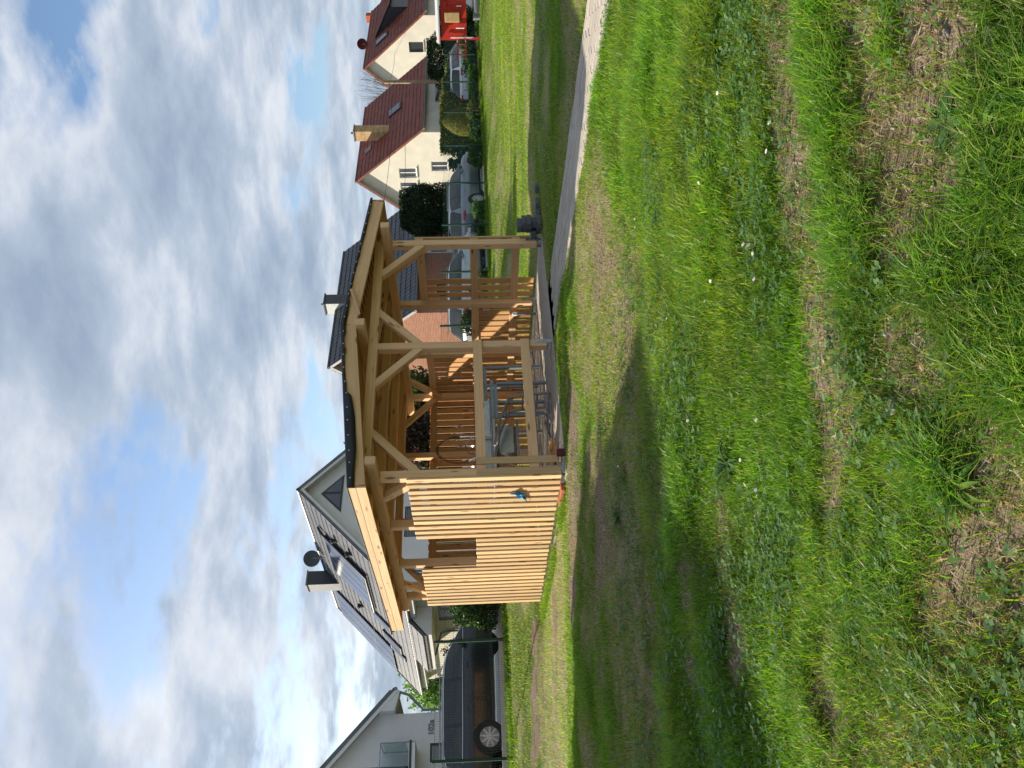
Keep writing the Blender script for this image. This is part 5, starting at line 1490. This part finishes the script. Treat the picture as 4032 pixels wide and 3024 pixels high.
STRAW = np.array([(0.33, 0.26, 0.12), (0.40, 0.33, 0.17), (0.25, 0.19, 0.085)])
def pick(a, n): return a[RNG.integers(0, len(a), n)]
def blocked(x, y, m=0.0):
    px, py = x - PV0.x, y - PV0.y
    s = px * PF.x + py * PF.y; d = px * PD.x + py * PD.y
    fl_ = (s > -0.13 + m) & (s < 4.56 - m) & (d > -0.18 + m) & (d < 4.63 - m)
    qx, qy = x - PATH_A.x, y - PATH_A.y
    k = qx * PATH_DIR.x + qy * PATH_DIR.y; w = qx * PATH_N.x + qy * PATH_N.y
    pa = (w > m) & (w < PATH_W - m) & (k > -2.4) & (k < 6.6)
    return fl_ | pa
def inview(x, y, mg=0.06): return np.abs(x) < y * (0.5 + mg) + 0.25
V_, F_, C_ = [], [], []; base = 0
def push(v, f, c):
    global base
    V_.append(v); F_.append(f + base); C_.append(c); base += len(v)
def sow(n, y0, y1, hmul, wmul, seg, x0=None, x1=None, tuft=6, spread=.02, cond=None):
    global base
    # roots gathered into tufts, uniform over the wedge in view
    m = max(1, n // tuft)
    yy = np.sqrt(RNG.uniform(y0 ** 2, y1 ** 2, m)); xx = RNG.uniform(-1, 1, m) * (yy * 0.56 + .25)
    bare = in_soil(xx, yy); dr = dry(xx, yy)
    keep = RNG.uniform(0, 1, m) > bare * 0.80 + (1 - bare) * dr * 0.30
    keep &= ~blocked(xx, yy, -.01)
    if cond is not None: keep &= cond(xx, yy)
    xx, yy, dr, bare = xx[keep], yy[keep], dr[keep], bare[keep]
    lush = fbm(xx, yy, 1.5, 71, 4)
    lushy = np.clip((lush - .40) * 4.2, 0, 1) * (1 - .75 * dr) * (1 - .6 * bare)
    th = RNG.uniform(0, 6.283, len(xx))
    i = np.repeat(np.arange(len(xx)), tuft)
    N = len(i)
    x = xx[i] + RNG.normal(0, spread, N); y = yy[i] + RNG.normal(0, spread, N)
    ok = ~blocked(x, y, .0)
    i, x, y = i[ok], x[ok], y[ok]; N = len(i)
    z = terrain(x, y) - .004
    h = (0.023 + 0.062 * lushy[i] + 0.026 * RNG.uniform(0, 1, N)) * RNG.uniform(.65, 1.35, N) * hmul
    h *= 1 - .35 * sstep(6, 10, y)
    az = th[i] + RNG.normal(0, 1.3, N)
    lean = RNG.uniform(.25, 1.15, N) * (0.7 + .8 * lushy[i])
    hue = fbm(x, y, 2.1, 91, 3)
    col = pick(GREEN, N) * (0.45 + 1.05 * hue)[:, None] * (1.0 + .28 * lushy[i])[:, None] + np.array([.004, 0, .006])
    py = np.clip((fbm(x, y, .9, 111, 3) - .40) * 2.2, 0, .8)
    u = RNG.uniform(0, 1, N)
    col = np.where((u < py * .42)[:, None], pick(YEL, N), col)
    u2 = RNG.uniform(0, 1, N)
    st = u2 < (0.05 + .42 * dr[i] + .30 * bare[i])
    col = np.where(st[:, None], pick(STRAW, N), col)
    h = np.where(st, h * .75, h)
    tipc = np.where((RNG.uniform(0, 1, N) < .14)[:, None], pick(STRAW, N), col * 1.12)
    w = RNG.uniform(.0020, .0042, N) * wmul * (1 + .5 * lushy[i])
    push(*blades(np.stack([x, y, z], 1), h, w, lean, az, col, tipc, seg))
sow(190000, 1.15, 3.0, 1.0, 1.0, 3, tuft=9, spread=.016)
sow(220000, 3.0, 5.6, 1.05, 1.15, 3, tuft=9, spread=.022)
sow(250000, 5.6, 10.5, 1.1, 1.5, 2, tuft=8, spread=.035)
me = np_mesh('meadow_grass', np.concatenate(V_), np.concatenate(F_), M['grass_blade'], colors=np.concatenate(C_))
tag(obj('meadow_grass', me), 'patchy long meadow grass with dry tufts in the foreground', 'grass', kind='stuff')
# mown lawn beyond the path up to the fence, and the verge at the left
V_, F_, C_ = [], [], []; base = 0
n = 420000
yy = np.sqrt(RNG.uniform(9.5 ** 2, 37 ** 2, n)); xx = RNG.uniform(-1, 1, n) * (yy * .54)
rx, ry = xx - ST0.x, yy - ST0.y
bb = rx * DN.x + ry * DN.y
pw_ = np.clip(1.6 - yy / 26, .32, 1)
keep = (bb < -0.02) & ~blocked(xx, yy, 0.0) & (RNG.uniform(0, 1, n) < pw_)
bare = in_soil(xx, yy)
keep &= RNG.uniform(0, 1, n) > np.where(xx < 0, bare * .9, bare * .25)
xx, yy = xx[keep], yy[keep]; n = len(xx)
hue = fbm(xx, yy, .35, 7, 4)
lf = xx < -1.0
strp = np.clip((fbm(xx * .25 + yy * .9, yy * .25 - xx * .3, 1.2, 15, 3) - .45) * 2.5, 0, 1)
col = pick(GREEN, n) * (0.9 + .45 * hue)[:, None]
u = RNG.uniform(0, 1, n)
col = np.where((u < .28 + .55 * strp * (~lf))[:, None], pick(YEL, n), col)
col = np.where((RNG.uniform(0, 1, n) < np.where(lf, .22, .06 + .12 * strp))[:, None], pick(STRAW, n) * .85, col)
h = RNG.uniform(.028, .06, n) * (1 + .35 * lf)
col = col * 1.15
push(*blades(np.stack([xx, yy, terrain(xx, yy) - .004], 1), h, RNG.uniform(.005, .011, n) * (yy / 16) ** .8, RNG.uniform(.2, 1, n), RNG.uniform(0, 6.28, n), col, col * 1.15, 2))
# tufts along the foot of the slatted wall
n = 5000
s_ = RNG.uniform(-.42, -.13, n); d_ = RNG.uniform(.25, 4.9, n)
x = PV0.x + PF.x * s_ + PD.x * d_; y = PV0.y + PF.y * s_ + PD.y * d_
kp = fbm(x, y, 1.6, 61, 3) > .38
x, y = x[kp], y[kp]; n = len(x)
push(*blades(np.stack([x, y, terrain(x, y) - .01], 1), RNG.uniform(.05, .17, n), RNG.uniform(.004, .007, n), RNG.uniform(.3, 1.2, n), RNG.uniform(0, 6.28, n), pick(GREEN, n), pick(YEL, n), 2))
# longer uncut grass along the fence foot
n = 26000
tt = RNG.uniform(-4, 31, n); b_ = RNG.normal(0.0, .14, n)
x = ST0.x + DS.x * tt + DN.x * b_; y = ST0.y + DS.y * tt + DN.y * b_
push(*blades(np.stack([x, y, terrain(x, y) - .01], 1), RNG.uniform(.08, .26, n), RNG.uniform(.006, .011, n), RNG.uniform(.3, 1.2, n), RNG.uniform(0, 6.28, n), pick(GREEN, n), pick(YEL, n), 2))
me = np_mesh('lawn_grass', np.concatenate(V_), np.concatenate(F_), M['grass_blade'], colors=np.concatenate(C_))
tag(obj('lawn_grass', me), 'short mown lawn between the path and the fence', 'grass', kind='stuff')
# ------------------------------------------------------------------ dead litter and soil crumbs on the worn ground
V_, F_, C_ = [], [], []; base = 0
n = 60000
yy = np.sqrt(RNG.uniform(1.15 ** 2, 8.5 ** 2, n)); xx = RNG.uniform(-1, 1, n) * (yy * .54 + .2)
kp = (RNG.uniform(0, 1, n) < np.clip(.12 + .8 * in_soil(xx, yy) + .55 * dry(xx, yy), 0, 1)) & ~blocked(xx, yy)
xx, yy = xx[kp], yy[kp]; n = len(xx)
an = RNG.uniform(0, 6.28, n); L_ = RNG.uniform(.012, .05, n)[:, None]; w_ = RNG.uniform(.0012, .003, n)[:, None]
P = np.stack([xx, yy, terrain(xx, yy) + RNG.uniform(.001, .009, n)], 1)
d_ = np.stack([np.cos(an), np.sin(an), RNG.uniform(-.15, .3, n)], 1); s_ = np.stack([-np.sin(an), np.cos(an), RNG.uniform(-.3, .3, n)], 1)
v = np.stack([P - s_ * w_, P + s_ * w_, P + d_ * L_ + s_ * w_ * .6, P + d_ * L_ - s_ * w_ * .6], 1).reshape(-1, 3)
i = np.arange(n)[:, None] * 4
lc = pick(np.array([(0.40, 0.33, 0.19), (0.30, 0.24, 0.14), (0.22, 0.17, 0.10), (0.46, 0.41, 0.29), (0.30, 0.27, 0.20)]), n) * RNG.uniform(.7, 1.2, (n, 1))
push(v, np.concatenate([i + np.array([[0, 1, 2]]), i + np.array([[0, 2, 3]])], 0), np.repeat(lc, 4, 0))
me = np_mesh('dry_litter', np.concatenate(V_), np.concatenate(F_), M['petal'], colors=np.concatenate(C_))
tag(obj('dry_litter', me), 'dead grass stalks lying on the worn meadow ground', 'litter', kind='stuff')
V_, F_, C_ = [], [], []; base = 0
n = 50000
yy = np.sqrt(RNG.uniform(1.15 ** 2, 10 ** 2, n)); xx = RNG.uniform(-1, 1, n) * (yy * .54 + .2)
kp = (RNG.uniform(0, 1, n) < in_soil(xx, yy) * .9) & ~blocked(xx, yy)
xx, yy = xx[kp], yy[kp]; n = len(xx)
r_c = (RNG.uniform(0, 1, n) ** 3 * .011 + .0022)[:, None, None]
octa = np.array([(1, 0, 0), (-1, 0, 0), (0, 1, 0), (0, -1, 0), (0, 0, .8), (0, 0, -.4)], float)
v = (octa[None] * RNG.uniform(.6, 1.3, (n, 6, 1)) + RNG.normal(0, .15, (n, 6, 3))) * r_c + np.stack([xx, yy, terrain(xx, yy) + .001], 1)[:, None, :]
ft = np.array([(0, 2, 4), (2, 1, 4), (1, 3, 4), (3, 0, 4), (2, 0, 5), (1, 2, 5), (3, 1, 5), (0, 3, 5)])
f = (np.arange(n)[:, None, None] * 6 + ft[None]).reshape(-1, 3)
cc = pick(np.array([(0.20, 0.15, 0.11), (0.26, 0.20, 0.145), (0.14, 0.10, 0.075), (0.33, 0.28, 0.22), (0.22, 0.19, 0.17)]), n)
push(v.reshape(-1, 3), f, np.repeat(cc, 6, 0))
t_ = NT('crumb'); M['crumb'] = t_.fin(t_.attr('col'), 0.95, 0, 0.1)
me = np_mesh('soil_crumbs', np.concatenate(V_), np.concatenate(F_), M['crumb'], colors=np.concatenate(C_))
tag(obj('soil_crumbs', me), 'loose soil crumbs and grit on the bare patches of the meadow', 'soil', kind='stuff')
# ------------------------------------------------------------------ clover and small broad leaves between the blades
V_, F_, C_ = [], [], []; base = 0
def broad(n, y0, y1, size):
    yy = np.sqrt(RNG.uniform(y0 ** 2, y1 ** 2, n)); xx = RNG.uniform(-1, 1, n) * (yy * .54 + .2)
    g = fbm(xx, yy, 1.7, 131, 3)
    k = (RNG.uniform(0, 1, n) < np.clip((g - .46) * 5, 0.03, 1)) & ~blocked(xx, yy) & (RNG.uniform(0, 1, n) > .75 * in_soil(xx, yy))
    xx, yy = xx[k], yy[k]; m = len(xx)
    c = pick(np.array([(0.06, 0.14, 0.03), (0.09, 0.18, 0.05), (0.05, 0.11, 0.03), (0.12, 0.20, 0.08)]), m) * RNG.uniform(.8, 1.2, (m, 1))
    hgt = RNG.uniform(.012, .055, m)
    for a in (0, 2.09, 4.19):
        an = RNG.uniform(0, .6, m) + a + RNG.uniform(0, 6.28, m) * 0
        r = size * RNG.uniform(.6, 1.2, m)
        d = np.stack([np.cos(an), np.sin(an), RNG.uniform(-.1, .45, m)], 1); s = np.stack([-np.sin(an), np.cos(an), RNG.uniform(-.25, .25, m)], 1)
        P = np.stack([xx, yy, terrain(xx, yy) + hgt], 1); r = r[:, None]
        v = np.stack([P, P + d * r * .55 + s * r * .48, P + d * r * 1.1, P + d * r * .55 - s * r * .48], 1).reshape(-1, 3)
        i = np.arange(m)[:, None] * 4
        push(v, np.concatenate([i + np.array([[0, 1, 2]]), i + np.array([[0, 2, 3]])], 0), np.repeat(c, 4, 0))
broad(9000, 1.15, 3.2, .017); broad(12000, 3.2, 6.5, .022)
me = np_mesh('clover', np.concatenate(V_), np.concatenate(F_), M['leaf'], colors=np.concatenate(C_))
tag(obj('clover', me), 'low clover and small broad leaves among the meadow grass', 'clover', kind='stuff')

# ------------------------------------------------------------------ daisies, weeds and stones, one by one
def gpt(x, y):
    return Vector((x, y, float(terrain(x, y))))
pet = MB()
for i in range(15):
    a = i * 2 * math.pi / 15; ca, sa = math.cos(a), math.sin(a)
    pet.add([(ca * .003, sa * .003, 0), (ca * .008 - sa * .0022, sa * .008 + ca * .0022, .0012), (ca * .0125, sa * .0125, .0006), (ca * .008 + sa * .0022, sa * .008 - ca * .0022, .0012)], [(0, 1, 2, 3)])
plain('petal_white', (0.80, 0.80, 0.78), 0.6, var=0.03); plain('pollen', (0.72, 0.42, 0.02), 0.7); plain('stalk', (0.08, 0.14, 0.03), 0.6)
petm = pet.mesh('petal_ring', M['petal_white']); cenm = MB().lathe([(.0042, 0), (.0040, .0015), (.002, .003), (.0001, .0033)], 10).mesh('flower_centre', M['pollen'], 60)
stm = MB().tube([(0, 0, -.075), (.004, .002, -.03), (0, 0, 0)], .0009, 5).mesh('stalk', M['stalk'])
DA = [(0.520, 2.974), (0.485, 2.951), (0.531, 3.007), (0.222, 3.618), (0.525, 2.989), (0.916, 3.542), (0.510, 3.476), (0.363, 4.308), (0.348, 4.299), (0.254, 4.340), (1.105, 5.206), (1.047, 5.195), (0.179, 4.279), (-0.213, 3.925), (-0.683, 6.131), (-0.356, 3.287), (-0.526, 3.983),
      (-0.456, 3.066), (-0.479, 3.054), (-0.452, 3.176), (-0.173, 3.079), (-0.450, 3.200), (-0.548, 3.073), (-0.572, 3.128), (-0.587, 3.122), (-1.578, 3.607), (0.364, 3.547), (0.442, 3.429), (0.905, 2.684), (0.822, 2.744), (1.242, 3.294), (0.425, 3.069), (-0.810, 4.410), (0.384, 2.944), (0.441, 3.374)]
for i, p in enumerate(DA):
    g = gpt(*p)
    t = thing('daisy', 'small white daisy with a yellow centre standing in the meadow grass', 'daisy', g + Z * random.uniform(.045, .07), random.uniform(0, 6), 'daisies dotted over the meadow')
    t.rotation_euler = (random.uniform(-.5, .5), random.uniform(-.5, .5), random.uniform(0, 6)); t.scale = (0.78,) * 3
    for n_, m_ in (('petal_ring', petm), ('flower_centre', cenm), ('stalk', stm)):
        o = bpy.data.objects.new(n_, m_); link(o, t)
def rosette(label, p, r, n, wid, cols, up=.5):
    g = gpt(*p)
    t = thing('broadleaf_weed', label, 'weed', g, random.uniform(0, 6))
    for i in range(n):
        a = i * 2.4 + random.uniform(-.3, .3); L = r * random.uniform(.65, 1.1); e = up * random.uniform(.5, 1.3)
        m = MB(); k = 6; vs = []; fs = []
        for j in range(k + 1):
            q = j / k; ww = wid * L * math.sin(math.pi * min(1, q * .92 + .06)) ** .8
            cx = L * q * (1 - .15 * q * e); cz = L * e * (q - .75 * q * q) + .01
            for s_ in (-1, 0, 1):
                vs.append((cx * math.cos(a) - s_ * ww * math.sin(a), cx * math.sin(a) + s_ * ww * math.cos(a), cz + abs(s_) * ww * .35))
        for j in range(k):
            for s_ in (0, 1): fs.append((j * 3 + s_, j * 3 + s_ + 1, j * 3 + s_ + 4, j * 3 + s_ + 3))
        me = m.add(vs, fs).mesh('leaf', M['leaf'], 70)
        at = me.attributes.new('col', 'FLOAT_COLOR', 'POINT'); cl = random.choice(cols); b = random.uniform(.8, 1.2)
        for d_ in at.data: d_.color = (cl[0] * b, cl[1] * b, cl[2] * b, 1)
        o = bpy.data.objects.new('leaf', me); link(o, t)
W1 = [(0.10, 0.19, 0.03), (0.13, 0.22, 0.035), (0.07, 0.14, 0.03)]; W2 = [(0.045, 0.10, 0.025), (0.06, 0.13, 0.035), (0.09, 0.15, 0.06)]
rosette('bright yellow-green plantain rosette with long narrow leaves near the bare earth', (0.514, 1.665), .125, 24, .07, W1, .8)
rosette('broad-leaved green rosette among clover beside a bare patch', (0.604, 1.796), .085, 15, .17, W2, .5)
rosette('leafy dandelion rosette with a long bent leaf over dry earth', (-0.288, 1.838), .12, 24, .065, W1, .8)
rosette('plantain clump with grey-green pointed leaves near the picture edge', (0.232, 1.744), .10, 16, .12, W2, .7)
rosette('dark broad-leaved weed with folded leaves beside bare soil', (-0.141, 1.962), .085, 13, .18, W2, .5)
rosette('narrow-leaved plantain growing at the shaded side of the meadow', (-0.412, 3.557), .15, 16, .09, W2, .9)
rosette('grey-green broad weed in the shaded meadow near a daisy', (-1.259, 3.685), .09, 12, .15, W2, .6)
rosette('small green plantain rosette in thin dry grass', (-0.399, 2.239), .09, 10, .14, W1, .5)
rosette('low dark green rosette in the dry strip', (-1.161, 6.470), .16, 16, .09, W2, .8)
rosette('spiky dark green tuft in the dry strip before the dug earth', (-0.427, 6.830), .15, 20, .05, W2, 1.1)
for i, (p, s, lb) in enumerate((((-0.092, 2.129), .034, 'pale flat stone lying on the bare meadow earth'), ((-0.367, 1.900), .024, 'small cracked white stone on bare earth beside a rosette'), ((0.757, 1.668), .03, 'grey stone in the worn grass near the picture corner'), ((0.684, 1.660), .022, 'light pebble in the worn grass'), ((0.311, 2.153), .018, 'tan pebble in a bare strip of the meadow'), ((-0.483, 1.952), .013, 'small reddish brick chip lying on bare earth'))):
    m = MB().lathe([(.001, 0), (.8, .05), (1, .28), (.75, .55), (.001, .6)], 9)
    m.v = [(x * s * random.uniform(.85, 1.15), y * s * random.uniform(.65, .9), z * s) for x, y, z in m.v]
    tag(obj('stone', m, M['red_clay'] if 'brick' in lb else M['stone'], None, gpt(*p) - Z * .002, random.uniform(0, 6), smooth=50), lb, 'stone', 'stones in the meadow')
